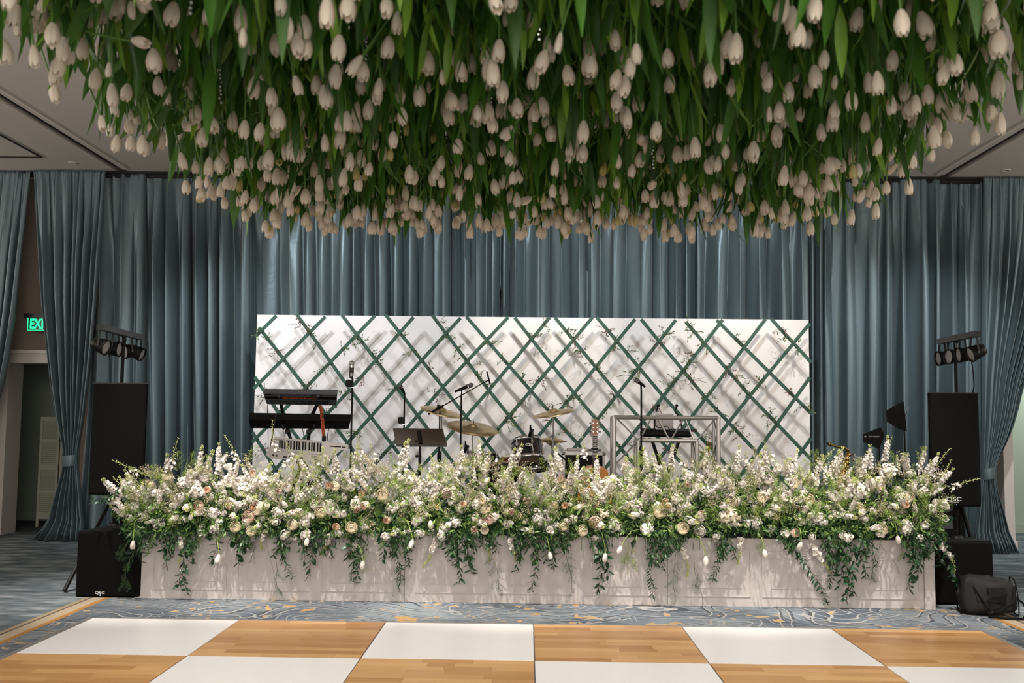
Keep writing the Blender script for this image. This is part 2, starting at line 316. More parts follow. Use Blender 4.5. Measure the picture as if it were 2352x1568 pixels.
g = G().add(box2((XD, YW, 0), (XP0-.3, YW+.2, H))).add(box2((-12, YW, hz1), (XD, YW+.2, H))).add(box2((XP0-.3, YW, 3.2), (12, YW+.2, H)))
g.add(box2((-12, YW, 0), (XL-.12, YW+.2, hz1))); st('wall_back', g, 'wall_tan')
g = G().add(box2((XL-.3, 13.8, 0), (XL, YW+.3, hz0))).add(box2((XL-.3, 13.8, hz0), (XD, YW+.2, hz1-.04))).add(box2((XL-.32, 13.76, hz1-.05), (XD, YW, hz1)))
st('trim_3', g, 'trim_cream')
g = G().add(box2((XP0, 13.65, 0), (XP1, 14.1, 3.2))).add(box2((XP0-.02, 13.62, 0), (XP1+.015, 14.1, .12))); st('trim_4', g, 'trim_cream')
g = G().add(box2((-12, 15.8, 0), (12, 15.9, 3.4))).add(box2((-8.5, 15.78, 0), (-8.4, 14.1, 3.4))); st('wall_corridor', g, 'wall_green')
g = G().add(box2((-12, 15.76, 0), (12, 15.8, .14))); st('baseboard_corridor', g, 'wall_green')
g = G().add(box2((-12, 14.1, 3.4), (12, 16, 3.5))); st('ceiling_corridor', g, 'ceiling')
st('wall_left', G().add(box2((-12.1, -6, 0), (-12, 18, H))), 'wall_tan'); st('wall_right', G().add(box2((12, -6, 0), (12.1, 18, H))), 'wall_tan')
area((-9.2, 15, 3.2), (-9.2, 15.2, 0), 26, 1.5, .5, (.9, 1, .85), 'corridor_light'); area((8.6, 14.9, 3.2), (8.6, 15, 0), 60, 1.5, .5, (.9, 1, .9), 'corridor_light')
# folding louvred screen in the corridor
YS = 14.9; p0 = at(88, 1100, YS); zt = at(88, 957, YS)[2]; scr = thing('louvred_screen', 'pale louvred folding screen standing in the corridor behind the tied drape', 'screen', (p0[0]+.3, YS, 0))
for k_ in range(2):
    x0 = p0[0]+k_*.32; x1 = x0+.30; g = G()
    for a_, b_ in ((x0, x0+.035), (x1-.035, x1)): g.add(box2((a_, YS-.015, .0), (b_, YS+.015, zt)))
    for z0, z1 in ((.12, .22), (.86, .94), (zt-.06, zt), (.5, .54), (1.28, 1.32)): g.add(box2((x0, YS-.014, z0), (x1, YS+.014, z1)))
    pn = g.obj('panel', 'louvre', scr); g = G(); z = .24
    while z < zt-.08: g.add(box((x0+.15, YS, z), (.25, .006, .03), _Rx(-.7))); z += .031
    setp(g.obj('slats', 'louvre', pn), kind='stuff'); g = G().add(box((x0+.15, YS+.02, zt/2+.1), (.25, .004, zt-.3))); g.obj('backing', 'louvre', pn)
# exit sign
ex0, ex1 = at(65, 730, 13.7), at(95, 759, 13.7); wx = (ex0[2]-ex1[2])*1.75; es = thing('exit_sign', 'green illuminated exit sign half hidden by the tied drape', 'sign', (ex0[0]+wx/2, 13.7, ex1[2]))
G().add(box2((ex0[0], 13.69, ex1[2]), (ex0[0]+wx, 13.7, ex0[2]))).obj('panel', 'exit_body', es); G().add(box2((ex0[0]-.04, 13.64, ex0[2]), (ex0[0]+wx+.04, YW, ex0[2]+.06))).obj('housing', 'metal_dark', es)
fr = G()
for a_, b_ in (((0, 0), (wx, .008)), ((0, 0), (.008, ex0[2]-ex1[2]))): fr.add(box2((ex0[0]+a_[0], 13.684, ex1[2]+a_[1]), (ex0[0]+b_[0], 13.69, ex1[2]+b_[1])))
fr.obj('lit_edge', 'exit_green', es); text('EXIT', (ex0[0]+wx/2+.015, 13.686, (ex0[2]+ex1[2])/2), .19, 'exit_green', es, sx=.72)
# ------------------------------------------------------------------ curtains
def interp(keys, v): k = sorted(keys); return np.interp(v, [a_ for a_, _ in k], [b_ for _, b_ in k])
def curtain(name, label, keys, Y=YC, seed=0, fw=.19, amp=.07, ztop=None, puddle=False, tie=None, group='blue satin drapes along the back wall', nm='satin'):
    """keys: [(z, xl, xr)] from top to bottom"""
    r = np.random.default_rng(seed); zs = [k_[0] for k_ in keys]; z1, z0 = max(zs), min(zs); nv = 46
    z = np.concatenate([np.linspace(z1, z1-.25, 8), np.linspace(z1-.33, z0, nv-8)])
    xl = interp([(k_[0], k_[1]) for k_ in keys], z); xr = interp([(k_[0], k_[2]) for k_ in keys], z)
    for _ in range(2):
        for a_ in (xl, xr): a_[1:-1] = (a_[:-2]+2*a_[1:-1]+a_[2:])/4
    wmax = max(xr-xl); nf = max(3, int(wmax/fw)); nu = nf*14+1; u = np.linspace(0, 1, nu)
    wts = r.uniform(.45, 1.6, nf); ph = np.interp(u, np.concatenate([[0], np.cumsum(wts)/wts.sum()]), np.arange(nf+1)); am = np.interp(u, np.linspace(0, 1, nf+1), r.uniform(.55, 1.25, nf+1))
    nf3 = int(nf*1.7); w3 = r.uniform(.6, 1.5, nf3); ph3 = np.interp(u, np.concatenate([[0], np.cumsum(w3)/w3.sum()]), np.arange(nf3+1))
    P_ = np.zeros((nv, nu, 3))
    for j in range(nv):
        w_ = xr[j]-xl[j]; t = (z1-z[j])/(z1-z0); sq = min(1, (w_/wmax)*1.15+.1); sh = .10*sin(2.2*t+seed)*t
        A = amp*(.35+.65*min(1, t*4))*(.5+.5*sq)*(1.0+.25*t); top = max(0, 1-t*5)
        y = A*am*np.sin(2*pi*(ph+sh+.06*np.sin(5*t+ph)))*(1-.5*top)+.38*A*np.sin(2*pi*(ph3+.3*t))*(.35+1.2*top)+.25*A*np.sin(2*pi*(ph*.31+.2*t+seed))
        y = y+.014*max(0, 1-(z1-z[j])/.16)*np.sin(2*pi*ph*4.3+seed)
        x = xl[j]+w_*(u+.35/nf*sq*np.sin(4*pi*ph+1)*.25)
        if t > .97 and puddle: y = y-.06+(-.10)*np.abs(np.sin(3*pi*u+seed))*(t-.97)/.03
        P_[j, :, 0] = x; P_[j, :, 1] = Y-.0+y; P_[j, :, 2] = z[j]
    if z1 > H-.2: P_[0, :, 2] += .004*np.sin(40*u*wmax); P_[:2, :, 1] += .0
    cx = (xl[-1]+xr[-1])/2; loc = (cx, Y, z0)
    if tie is None:
        o = G().add(grid(P_)).obj(name, nm, None, True, loc)
        md = o.modifiers.new('thick', 'SOLIDIFY'); md.thickness = .003; return setp(o, label, 'curtain', group)
    t_ = thing(name, label, 'curtain', loc, group); o = G().add(grid(P_)).obj('drape', nm, t_, True); md = o.modifiers.new('thick', 'SOLIDIFY'); md.thickness = .003
    za, zb, xa, xb = tie; a_ = np.arange(25)*2*pi/24; pr = []
    for k_, zz in enumerate(np.linspace(za, zb, 5)):
        b2 = 1+.05*sin(pi*k_/4); pr.append([((xa+xb)/2+(xb-xa)/2*1.04*b2*cos(q), Y-.01+.085*b2*sin(q), zz+.01*cos(q)) for q in a_])
    G().add(grid(np.array(pr))).obj('tieback', nm, t_, True); return t_
def K(rows, Y=YC, zt=None):
    out = []
    for py, a_, b_ in rows: p, q = at(a_, py, Y), at(b_, py, Y); out.append((min(H-.01, max(.012, (p[2]+q[2])/2)), p[0], q[0]))
    out[0] = (H-.012,)+out[0][1:]; return out
curtain('curtain', 'blue grey satin drape swept away to the far left edge', K([(396, -150, 76), (480, -160, 67), (710, -170, 43), (834, -180, 25), (890, -190, 14), (960, -200, -12), (1240, -200, -60)]), 13.42, 3, .12, .06)
curtain('curtain', 'blue grey satin drape gathered by a tieback beside the left subwoofer', K([(396, 76, 240), (540, 82, 232), (700, 91, 221), (834, 107, 208), (891, 114, 201), (968, 127, 192), (1030, 144, 179), (1046, 147, 177), (1068, 147, 177), (1082, 143, 180), (1141, 120, 186), (1206, 106, 190), (1228, 92, 197), (1241, 84, 202)], 13.36), 13.36, 5, .115, .065,
        puddle=True, tie=(at(160, 1070, 13.36)[2], at(160, 1045, 13.36)[2], at(145.5, 1055, 13.36)[0], at(177.5, 1055, 13.36)[0]))
curtain('curtain', 'blue grey satin drape gathered by a tieback right of the right loudspeaker', K([(410, 2258, 2480), (550, 2258, 2468), (700, 2257, 2425), (878, 2257, 2352), (950, 2257, 2336), (1010, 2256, 2316), (1060, 2256, 2287), (1075, 2256, 2281), (1098, 2256, 2281), (1140, 2250, 2294), (1195, 2243, 2310), (1240, 2238, 2321), (1268, 2236, 2325)], 13.36), 13.36, 8, .115, .065,
        puddle=True, tie=(at(2268, 1099, 13.36)[2], at(2268, 1074, 13.36)[2], at(2255.5, 1085, 13.36)[0], at(2281.5, 1085, 13.36)[0]))
xs = [213, 330, 432, 570, 800, 1030, 1260, 1490, 1710, 1882, 2045, 2150, 2262]
wh = ['behind the left loudspeaker', 'just right of the left loudspeaker', 'left of the backdrop', 'at the left end of the backdrop', 'above the keyboards and music stand', 'above the drum kit', 'above the guitar', 'above the truss booth', 'at the right end of the backdrop', 'behind the saxophone', 'behind the paddle antennas', 'behind the right loudspeaker']
for i in range(12):
    a_, b_ = xs[i]-3, xs[i+1]+3; flare = -36 if i == 0 else 0
    curtain('curtain', 'straight blue grey satin drape hanging '+wh[i], K([(400, a_, b_), (700, a_+flare*.1, b_), (1000, a_+flare*.5, b_+(-4 if i == 0 else 0)), (1250, a_+flare, b_)]), YC+(.02 if i % 2 else -.02), 20+i, .20 if i % 3 else .25, .105)
g = G().add(tube([(-9, YC, H-.05), (8.6, YC, H-.05)], .03, 8)); g.add(box2((-9, YC-.07, H-.03), (8.6, YC+.08, H)), 1)
setp(g.obj('trim_5', ('dark_gap', 'dark_gap')), None, None, None, 'structure')
# ------------------------------------------------------------------ dance floor
DX, DY, TS = -3.5905, 8.1942, 1.2192
def gpx(x, z=.02): return x
tilemesh = {}
rows = ['rear row', 'second row', 'third row']; ords = ['first', 'second', 'third', 'fourth', 'fifth', 'sixth']
for j in range(4):
    for i in range(6):
        if j == 3 and i in (0, 5): pass
        x0, y0 = DX+i*TS, DY-(j+1)*TS; white = (i+j) % 2 == 0
        row = (rows+['fourth row'])[j]; loc = (x0+TS/2, y0+TS/2, 0)
        if white:
            if 'w' not in tilemesh: tilemesh['w'] = G().add(bbox((0, 0, .011), (TS-.006, TS-.006, .02), .003)).mesh('dance_floor_tile', MT('white_tile'))
            o = inst('dance_floor_tile', tilemesh['w'], None, loc); setp(o, 'glossy white dance floor panel, %s from the left in the %s' % (ords[i], row), 'floor panel', 'dance floor panels')
        else:
            t_ = thing('dance_floor_tile', 'wood strip dance floor panel, %s from the left in the %s' % (ords[i], row), 'floor panel', loc, 'dance floor panels')
            G().add(box((loc[0], loc[1], .008), (TS-.006, TS-.006, .014))).obj('base', 'tile_edge', t_)
            nr = 12; ph = TS/nr; rr = random.Random(i*7+j)
            for r_ in range(nr):
                yy = y0+(r_+.5)*ph; cuts = sorted([0, TS-.01]+[rr.uniform(.15, TS-.15) for _ in range(rr.choice((1, 2, 2)))])
                cuts = [c for q, c in enumerate(cuts) if q in (0, len(cuts)-1) or (c-cuts[q-1] > .12 and TS-.01-c > .12)]
                for a_, b_ in zip(cuts[:-1], cuts[1:]):
                    g = G().add(box((x0+.005+(a_+b_)/2, yy, .018), (b_-a_-.0012, ph-.0012, .006))); g.obj('plank', 'plank', t_, False)
# edge strip
et = thing('edge_trim', 'thin grey metal ramp along the dance floor edge', 'trim', (DX+3*TS, DY+.02, 0))
G().add(box2((DX-.05, DY+.002, .001), (DX+6*TS+.05, DY+.05, .018))).obj('rear_strip', 'alu', et); G().add(box2((DX-.05, DY-4*TS, .001), (DX-.002, DY+.002, .018))).obj('side_strip', 'alu', et); G().add(box2((DX+6*TS+.002, DY-4*TS, .001), (DX+6*TS+.05, DY+.002, .018))).obj('side_strip', 'alu', et)
# ------------------------------------------------------------------ stage
YF = 9.2257; SX0, SX1, SXP = -3.65, 3.68, 3.775; SZ = .61
stg = thing('stage', 'low white stage platform with a moulded panel front', 'stage', (0, YF, 0))
G().add(box2((SX0, YF+.03, SZ-.05), (SXP, 13.1, SZ-.005))).obj('deck', 'stage_top', stg); G().add(box2((SX0+.02, YF+.1, 0), (SX1-.02, 13.0, SZ-.05))).obj('skirt', 'black_cloth', stg)
def fxy(px): return at(px, 1300, YF)[0]
fr_ = [(352, 521, 376, 500), (546, 713, 568, 692), (738.6, 905, 759, 885.7), (955, 1122, 976, 1101), (1147, 1316, 1168, 1294), (1340, 1507, 1361, 1485), (1557, 1724, 1577, 1703), (1750, 1925, 1770, 1903), (1950, 2111, 1968, 2090)]
bx = [SX0, fxy(930), fxy(1533), SX1]
for k_ in range(3):
    pn = G().add(box2((bx[k_]+.002, YF, .0), (bx[k_+1]-.002, YF+.03, SZ))).obj('fascia_board', 'fascia', stg)
    for a_, b_, c_, d_ in fr_[k_*3:k_*3+3]:
        X0, X1, X2, X3 = fxy(a_), fxy(b_), fxy(c_), fxy(d_); g = G()
        for (x0, x1, z0, z1, w_, h_) in ((X0, X1, .085, .525, .009, .006), (X2, X3, .165, .445, .006, .004)):
            for q in (box2((x0, YF-h_, z0), (x1, YF+.001, z0+w_)), box2((x0, YF-h_, z1-w_), (x1, YF+.001, z1)), box2((x0, YF-h_, z0+w_), (x0+w_, YF+.001, z1-w_)), box2((x1-w_, YF-h_, z0+w_), (x1, YF+.001, z1-w_))): g.add(q)
        g.obj('moulding', 'fascia', pn)
G().add(box2((SX1, YF-.02, 0), (SXP, YF+.05, SZ+.01))).obj('corner_post', 'fascia', stg); G().add(box2((SX0, YF+.03, 0), (SX0+.02, 13, SZ-.05))).obj('side_board', 'fascia', stg); G().add(box2((SXP-.02, YF+.05, 0), (SXP, 13, SZ-.05))).obj('side_board', 'fascia', stg)
G().add(box2((SX0, YF-.006, SZ-.002), (SX1, YF+.06, SZ+.012))).obj('top_rail', 'fascia', stg)
pt = thing('planter_trough', 'black trough running along the front of the stage under the flowers', 'planter', (0, YF+.2, SZ))
G().add(box2((SX0+.03, YF+.07, SZ), (SX1-.03, YF+.4, SZ+.16))).obj('trough', 'black', pt); G().add(box2((SX0+.05, YF+.09, SZ+.16), (SX1-.05, YF+.38, SZ+.23))).obj('foam', 'leaf_dark', pt)
# backdrop panel and trellis
YP = 12.88; bd = thing('backdrop_panel', 'large plain white backdrop panel standing at the back of the stage', 'backdrop', (0, YP, SZ))
bw = 7.315/3; b0 = at(590.6, 722.6, YP)[0]; ztop = at(590.6, 722.6, YP)[2]
for k_ in range(3): G().add(box2((b0+k_*bw+.0005, YP, SZ), (b0+(k_+1)*bw-.0005, YP+.03, ztop))).obj('panel', 'white_board', bd)
g = G()
for x in (b0+.3, b0+2.4, b0+4.9, b0+7.0): g.add(bar((x, YP+.03, ztop-.3), (x, YP+.75 if False else YP+.2, SZ), .05, .03))
g.obj('brace', 'metal_dark', bd)
tl = thing('trellis', 'green diamond lattice of wooden strips mounted before the white backdrop', 'trellis', (0, YP-.2, SZ))
BS = [[(580, 993), (628, 1070)], [(585, 865.5), (636.5, 943), (735, 1070)], [(595, 752), (699, 886), (830, 1060)], [(680.5, 720), (803, 893), (931, 1059)], [(785, 723), (912, 891), (1051, 1076)], [(885, 722), (1019, 891), (1145, 1053)], [(993, 724), (1122.5, 895.6), (1225, 1022), (1262, 1070)], [(1071, 727), (1219, 897), (1370, 1068)],
      [(1182, 729), (1318, 902), (1461, 1069)], [(1274.6, 729), (1421, 907), (1569, 1065)], [(1370.6, 728.4), (1523.7, 910.5), (1672, 1070)], [(1472.4, 733), (1621.6, 915), (1773.5, 1072)], [(1575, 739), (1722.5, 909), (1864, 1055.6)], [(1646, 735), (1865.4, 951.7)], [(1772, 733), (1863, 832)]]
SS = [[(634.6, 725), (587.7, 771.7)], [(747.5, 727), (582, 893)], [(861.3, 725), (701.5, 891), (578.4, 1016)], [(950, 728), (805, 893), (640, 1068)], [(1057.8, 730), (910, 891), (751, 1071)], [(1167.5, 728), (1019, 887), (855, 1074)], [(1262.8, 729), (1122, 897), (967, 1074)], [(1361.4, 728), (1219, 897), (1070, 1072)],
      [(1458.6, 733), (1319.7, 902), (1180, 1068)], [(1552, 735), (1419.6, 904), (1285, 1070)], [(1660, 734.5), (1520.6, 913.6), (1395, 1068)], [(1758, 733), (1621.6, 913.6), (1500.6, 1072)], [(1860, 743), (1722, 909), (1600, 1065)], [(1860, 867), (1720, 1064.5)], [(1863, 1006), (1804, 1087)]]
YT = 12.66; NODES = []
for lst, Y in ((BS, YT+.012), (SS, YT)):
    for s_ in lst:
        ps = [at(x, y, Y) for x, y in s_]; a_, b_ = ps[0], ps[-1]; d = (b_-a_)/np.linalg.norm(b_-a_)
        a_ = a_-d*.0; zb = SZ+.03
        if b_[2] > zb and s_[-1][1] > 1050 and s_[-1] != (1864, 1055.6): b_ = b_+d*min(.45, (b_[2]-zb)/-d[2])
        if len(ps) > 2:
            mdl = ps[1]
            g = G().add(bar(a_, mdl, .044, .011, (0, 1, 0))).add(bar(mdl, b_, .044, .011, (0, 1, 0)))
        else: g = G().add(bar(a_, b_, .044, .011, (0, 1, 0)))
        g.obj('strip', 'trellis_green', tl)
g = G()
for px in range(640, 1860, 105):
    for py in (790, 905, 1010): p = at(px, py, YT+.02); q = p.copy(); q[1] = YP
# spacers hold the lattice off the panel
for b_ in BS[1:13]:
    for q in b_[1:2]: p = at(q[0], q[1], YT+.02); g.add(box2((p[0]-.012, YT+.018, p[2]-.012), (p[0]+.012, YP, p[2]+.012)))
g.obj('spacer', 'trellis_green', tl)
# ------------------------------------------------------------------ band gear
def T3(name, label, cat, px, py, Y, group=None): return thing(name, label, cat, at(px, py, Y), group)
def sp3(px, py, Y): return at(px, py, Y)
def zpx(px, Y, z):                                                    # pixel row of height z at that column
    return pix((at(px, 1100, Y)[0], Y, z))[1]
def speaker(px0, px1, pyt, pyb, Y, where, logo):
    a_, b_ = at(px0, pyt, Y), at(px1, pyb, Y); c = (a_+b_)/2; w_, h_ = b_[0]-a_[0], a_[2]-b_[2]; D = .46
    t_ = thing('loudspeaker', 'tall black loudspeaker tower raised on a pole above the %s subwoofer' % where, 'speaker', (c[0], Y, b_[2]), 'black speaker towers')
    g = G(); N = 1; V = np.array([(a_[0], Y+.03, b_[2]), (b_[0], Y+.03, b_[2]), (b_[0]-(.2 if c[0] < 0 else .0), Y+D, b_[2]), (a_[0]+(.2 if c[0] > 0 else .0), Y+D, b_[2])]); V = np.concatenate([V, V+np.array([0, 0, h_])]); g.add((V, BT)).obj('cabinet', 'black', t_)
    G().add(bbox((c[0], Y+.015, c[2]), (w_-.012, .04, h_-.012), .012)).obj('grille', 'grille', t_)
    G().add(box2((a_[0], Y-.004, a_[2]-.012), (b_[0], Y+.03, a_[2]))).obj('top_edge', 'metal_dark', t_)
    if logo:
        text('QSC', (at(2190, 1146, Y)[0], Y-.012, at(2190, 1146, Y)[2]), .05, 'print_white', t_, 'logo_lettering', sx=1.5); q = at(2191, 1152, Y); G().add(box2((q[0]-.045, Y-.011, q[2]-.003), (q[0]+.045, Y-.008, q[2]))).obj('logo_line', 'print_white', t_)
    lx, ly = (2197, 1159) if logo else (254, 1134)
    G().add(ball(at(lx, ly, Y-.012), .004, 6, 4)).obj('power_light', 'led', t_); return t_
speaker(213, 328, 878, 1138, 9.55, 'left', False); speaker(2133, 2256, 900, 1164, 9.55, 'right', True)
def sub(px0, px1, pyt, Y, D, where, lpx, lpy, back):
    a_, b_ = at(px0, pyt, Y), at(px1, pyt, Y); zt = (a_[2]+b_[2])/2
    t_ = thing('subwoofer', 'large black subwoofer cabinet on the carpet at the %s end of the stage' % where, 'speaker', ((a_[0]+b_[0])/2, Y+D/2, 0), 'black subwoofers')
    g = G(); V = np.array([(a_[0], Y+.03, .004), (b_[0], Y+.03, .004), (b_[0]-back[1], Y+D, .004), (a_[0]+back[0], Y+D, .004)]); V = np.concatenate([V, V+np.array([0, 0, zt-.004])]); g.add((V, BT)).obj('cabinet', 'black', t_)
    G().add(bbox(((a_[0]+b_[0])/2, Y+.02, zt/2), (b_[0]-a_[0]-.01, .05, zt-.012), .015)).obj('grille', 'grille', t_)
    q = at(lpx, lpy, Y)
    if where == 'left': text('QSC', (q[0], Y-.008, q[2]+.008), .032, 'print_white', t_, 'logo_lettering', sx=1.5); G().add(ball((q[0]+.005, Y-.008, q[2]-.012), .006, 6, 4)).obj('power_light', 'led', t_)
    return t_, zt
s1, zs1 = sub(178, 330, 1220, 9.22, .66, 'left', 230, 1363, (.12, .1)); s2, zs2 = sub(2140, 2281, 1242, 9.45, .62, 'right', 2200, 1385, (.05, .14))
for (px, zt_, Y, nm, bz) in ((262, zs1, 9.75, 'left', 1138), (2196, zs2, 9.72, 'right', 1160)):
    x = at(px, 1180, Y)[0]; t_ = thing('speaker_pole', 'black pole joining the %s loudspeaker to its subwoofer' % nm, 'pole', (x, Y, zt_), 'speaker poles')
    zb = at(px, bz, 9.55)[2]; G().add(tube([(x, Y, zt_), (x, Y, zb)], .019, 10)).obj('tube', 'black', t_); G().add(lathe([(.001, .02), (.05, .02), (.06, 0), (.001, 0)], 14, (x, Y, zt_))).obj('flange', 'black', t_)
    G().add(lathe([(.019, 0), (.03, .01), (.03, .07), (.019, .08)], 10, (x, Y, zb-.12))).obj('collar', 'black', t_)
# light bars on tripod stands
def lightbar(px, Ystand, bar_a, bar_b, lamps, side, where, legs):
    base = at(px, 1100, Ystand); X = base[0]; A, B = at(*bar_a), at(*bar_b); mid = (A+B)/2
    ft = fl(147, 1362) if px < 1000 else None
    if ft is not None: legs = [(ft[0]-X, ft[1]-Ystand)]+legs[1:]
    t_ = thing('light_stand', 'black tripod stand holding a four lamp light bar %s' % where, 'stage light', (X, Ystand, 0), 'stage light stands')
    G().add(tube([(X, Ystand, .25), (X, Ystand, mid[2])], [.02, .018], 10)).add(tube([(X, Ystand, .2), (X, Ystand, 1.3)], .027, 10)).obj('pole', 'black', t_)
    for L_ in legs: G().add(tube([(X, Ystand, .95), (X+L_[0], Ystand+L_[1], .02)], .02, 8)).add(bar((X, Ystand, .35), (X+L_[0]*.55, Ystand+L_[1]*.55, .46), .02, .012)).obj('leg', 'black', t_)
    G().add(lathe([(.028, 0), (.05, .01), (.05, .08), (.028, .09)], 12, (X, Ystand, .92))).obj('collar', 'black', t_)
    G().add(bar(A, B, .07, .055)).obj('light_bar', 'metal_dark', t_)
    G().add(tube([mid+np.array([0, 0, -.02]), np.array([X, Ystand, mid[2]-.03])], .02, 8)).obj('clamp', 'black', t_)
    for (f, d) in lamps:
        c = A*(1-f)+B*f; top = c.copy(); c = c-np.array([0, 0, .18]); d = np.array(d, float); d /= np.linalg.norm(d); R = frm(d)
        l_ = G().add(lathe([(.001, -.10), (.055, -.10), (.066, -.06), (.078, .035), (.08, .05), (.072, .05), (.068, .03)], 18, c, R)).obj('lamp', 'black', t_, True)
        G().add(lathe([(.001, .042), (.045, .04), (.069, .034)], 18, c, R)).obj('lens', 'lens', l_)
        s_ = R[:, 0]; g = G()
        for k_ in (-1, 1): g.add(bar(c+s_*.085*k_, top+s_*.05*k_*0+s_*.06*k_+np.array([0, 0, -.03]), .02, .006))
        g.obj('yoke', 'metal_dark', l_); G().add(ball(c+R[:, 0]*.09, .010, 6, 4)).obj('knob', 'chrome', l_)
    # cable
    q = A*.8+B*.2; G().add(tube([q+np.array([0, 0, -.2]), q+np.array([.02, 0, -.32]), q+np.array([.03, 0, -.5]), q+np.array([.0, .1, -.8]), q+np.array([.02, .2, -1.1]), np.array([X, Ystand-.02, .9])], .006, 5)).obj('cable', 'black', t_)
    return t_
lightbar(270, 10.15, (230, 751, 9.35), (324, 775, 10.75), [(.07, (1, -.12, -.35)), (.36, (1, -.02, -.12)), (.67, (-.6, -.75, -.15)), (.95, (1, .02, -.4))], -1, 'behind the left loudspeaker', [(-.35, -.75), (.5, -.3), (-.1, .6)])
lightbar(2202, 10.2, (2246, 766, 9.5), (2160, 784, 10.35), [(.10, (-1, -.05, -.42)), (.40, (-1, .02, -.1)), (.68, (-1, -.2, -.05)), (.96, (-1, -.03, -.12))], 1, 'behind the right loudspeaker', [(.25, .4), (-.4, .1), (.1, -.35)])
# kick leg with white zigzag sticker + road case + desk at stage right
rc = thing('road_case', 'black road case with silver edges below the right loudspeaker', 'case', (at(2150, 1200, 10.1)[0], 10.1, 0))
a_, b_ = at(2112, 1160, 10.0), at(2192, 1240, 10.0); G().add(box2((a_[0], 10.0, .05), (b_[0]+.01, 10.5, a_[2]-.03))).obj('body', 'black', rc)
G().add(box2((a_[0]-.01, 9.99, a_[2]-.05), (b_[0]+.02, 10.51, a_[2]))).obj('silver_edge', 'silver_plastic', rc); G().add(box2((at(2150, 1185, 10)[0], 9.985, at(2150, 1213, 10)[2]), (at(2186, 1185, 10)[0], 10, at(2150, 1184, 10)[2]))).obj('patch_panel', 'silver_plastic', rc)
G().add(box2((a_[0]-.01, 9.99, .02), (b_[0]+.02, 10.51, .07))).obj('silver_edge', 'alu', rc)
dk = thing('mixing_desk', 'black desk with equipment beneath the paddle antennas', 'desk', (at(2070, 1100, 11.3)[0], 11.3, 0))
p = at(1985, 1084, 11.1); q = at(2140, 1090, 11.1); G().add(box2((p[0], 11.1, p[2]-.06), (q[0], 11.7, p[2]))).obj('top', 'black', dk)
for x in (p[0]+.05, q[0]-.05):
    for y in (11.15, 11.65): G().add(box2((x-.02, y-.02, 0), (x+.02, y+.02, p[2]-.06))).obj('leg', 'black', dk)
G().add(box2((p[0]+.1, 11.2, p[2]), (p[0]+.6, 11.6, p[2]+.05))).obj('mixer', 'metal_dark', dk)
G().add(ball((at(2052, 1074, 11.2)[0], 11.2, p[2]+.05), .05, 8, 6)).obj('mixer', 'black', dk)
# paddle antennas
for (pts, nm, foot, lab, lt) in (([(1983, 996.6), (2023, 981), (2032, 1000), (2019.5, 1031), (1983.6, 1014)], 'small', (2021, 1100), 'smaller black paddle antenna with white lettering, lower left of the pair', True),
                             ([(2035.6, 943.8), (2060.5, 928), (2075.8, 921.5), (2083, 990), (2067, 986), (2037.7, 967)], 'big', (2080, 1095), 'larger black paddle antenna tilted on a thin stand', False)):
    Y = 10.9 if lt else 11.0; t_ = thing('paddle_antenna', lab, 'antenna', (at(foot[0], 1100, Y)[0], Y, 0), 'paddle antennas'); G().add(poly(pts, Y, .02)).obj('paddle', 'black', t_)
    h_ = (2020, 1028) if lt else (2077, 988); f = at(foot[0], 1100, Y); a_ = at(h_[0], h_[1], Y+.01); G().add(tube([a_, (f[0], Y, a_[2]-.1), (f[0], Y, .6), (f[0], Y, .02)], .009, 6)).obj('pole', 'black', t_)
    for k_ in range(3): G().add(tube([(f[0], Y, .5), (f[0]+.3*cos(k_*2.1), Y+.3*sin(k_*2.1), .015)], .008, 5)).obj('leg', 'black', t_)
    if lt:
        q = at(2006, 1002.5, Y); text('SENNHEISER', (q[0]+.006, Y-.003, q[2]), .022, 'print_white', t_); q = at(1988, 1002.5, Y); G().add(box2((q[0]-.012, Y-.003, q[2]-.007), (q[0]+.006, Y-.001, q[2]+.008))).obj('logo', 'print_white', t_)
        c = [at(*k_, Y-.01) for k_ in ((2032, 1003), (2045, 1006), (2052, 1018), (2046, 1040), (2030, 1060), (2012, 1080))]; G().add(tube(c, .004, 4)).obj('cable', 'black', t_)
    else: a_, b_ = at(2079, 955, Y-.01), at(2089, 935, Y-.02); G().add(tube([a_, b_], .005, 5)).obj('clip', 'chrome', t_)
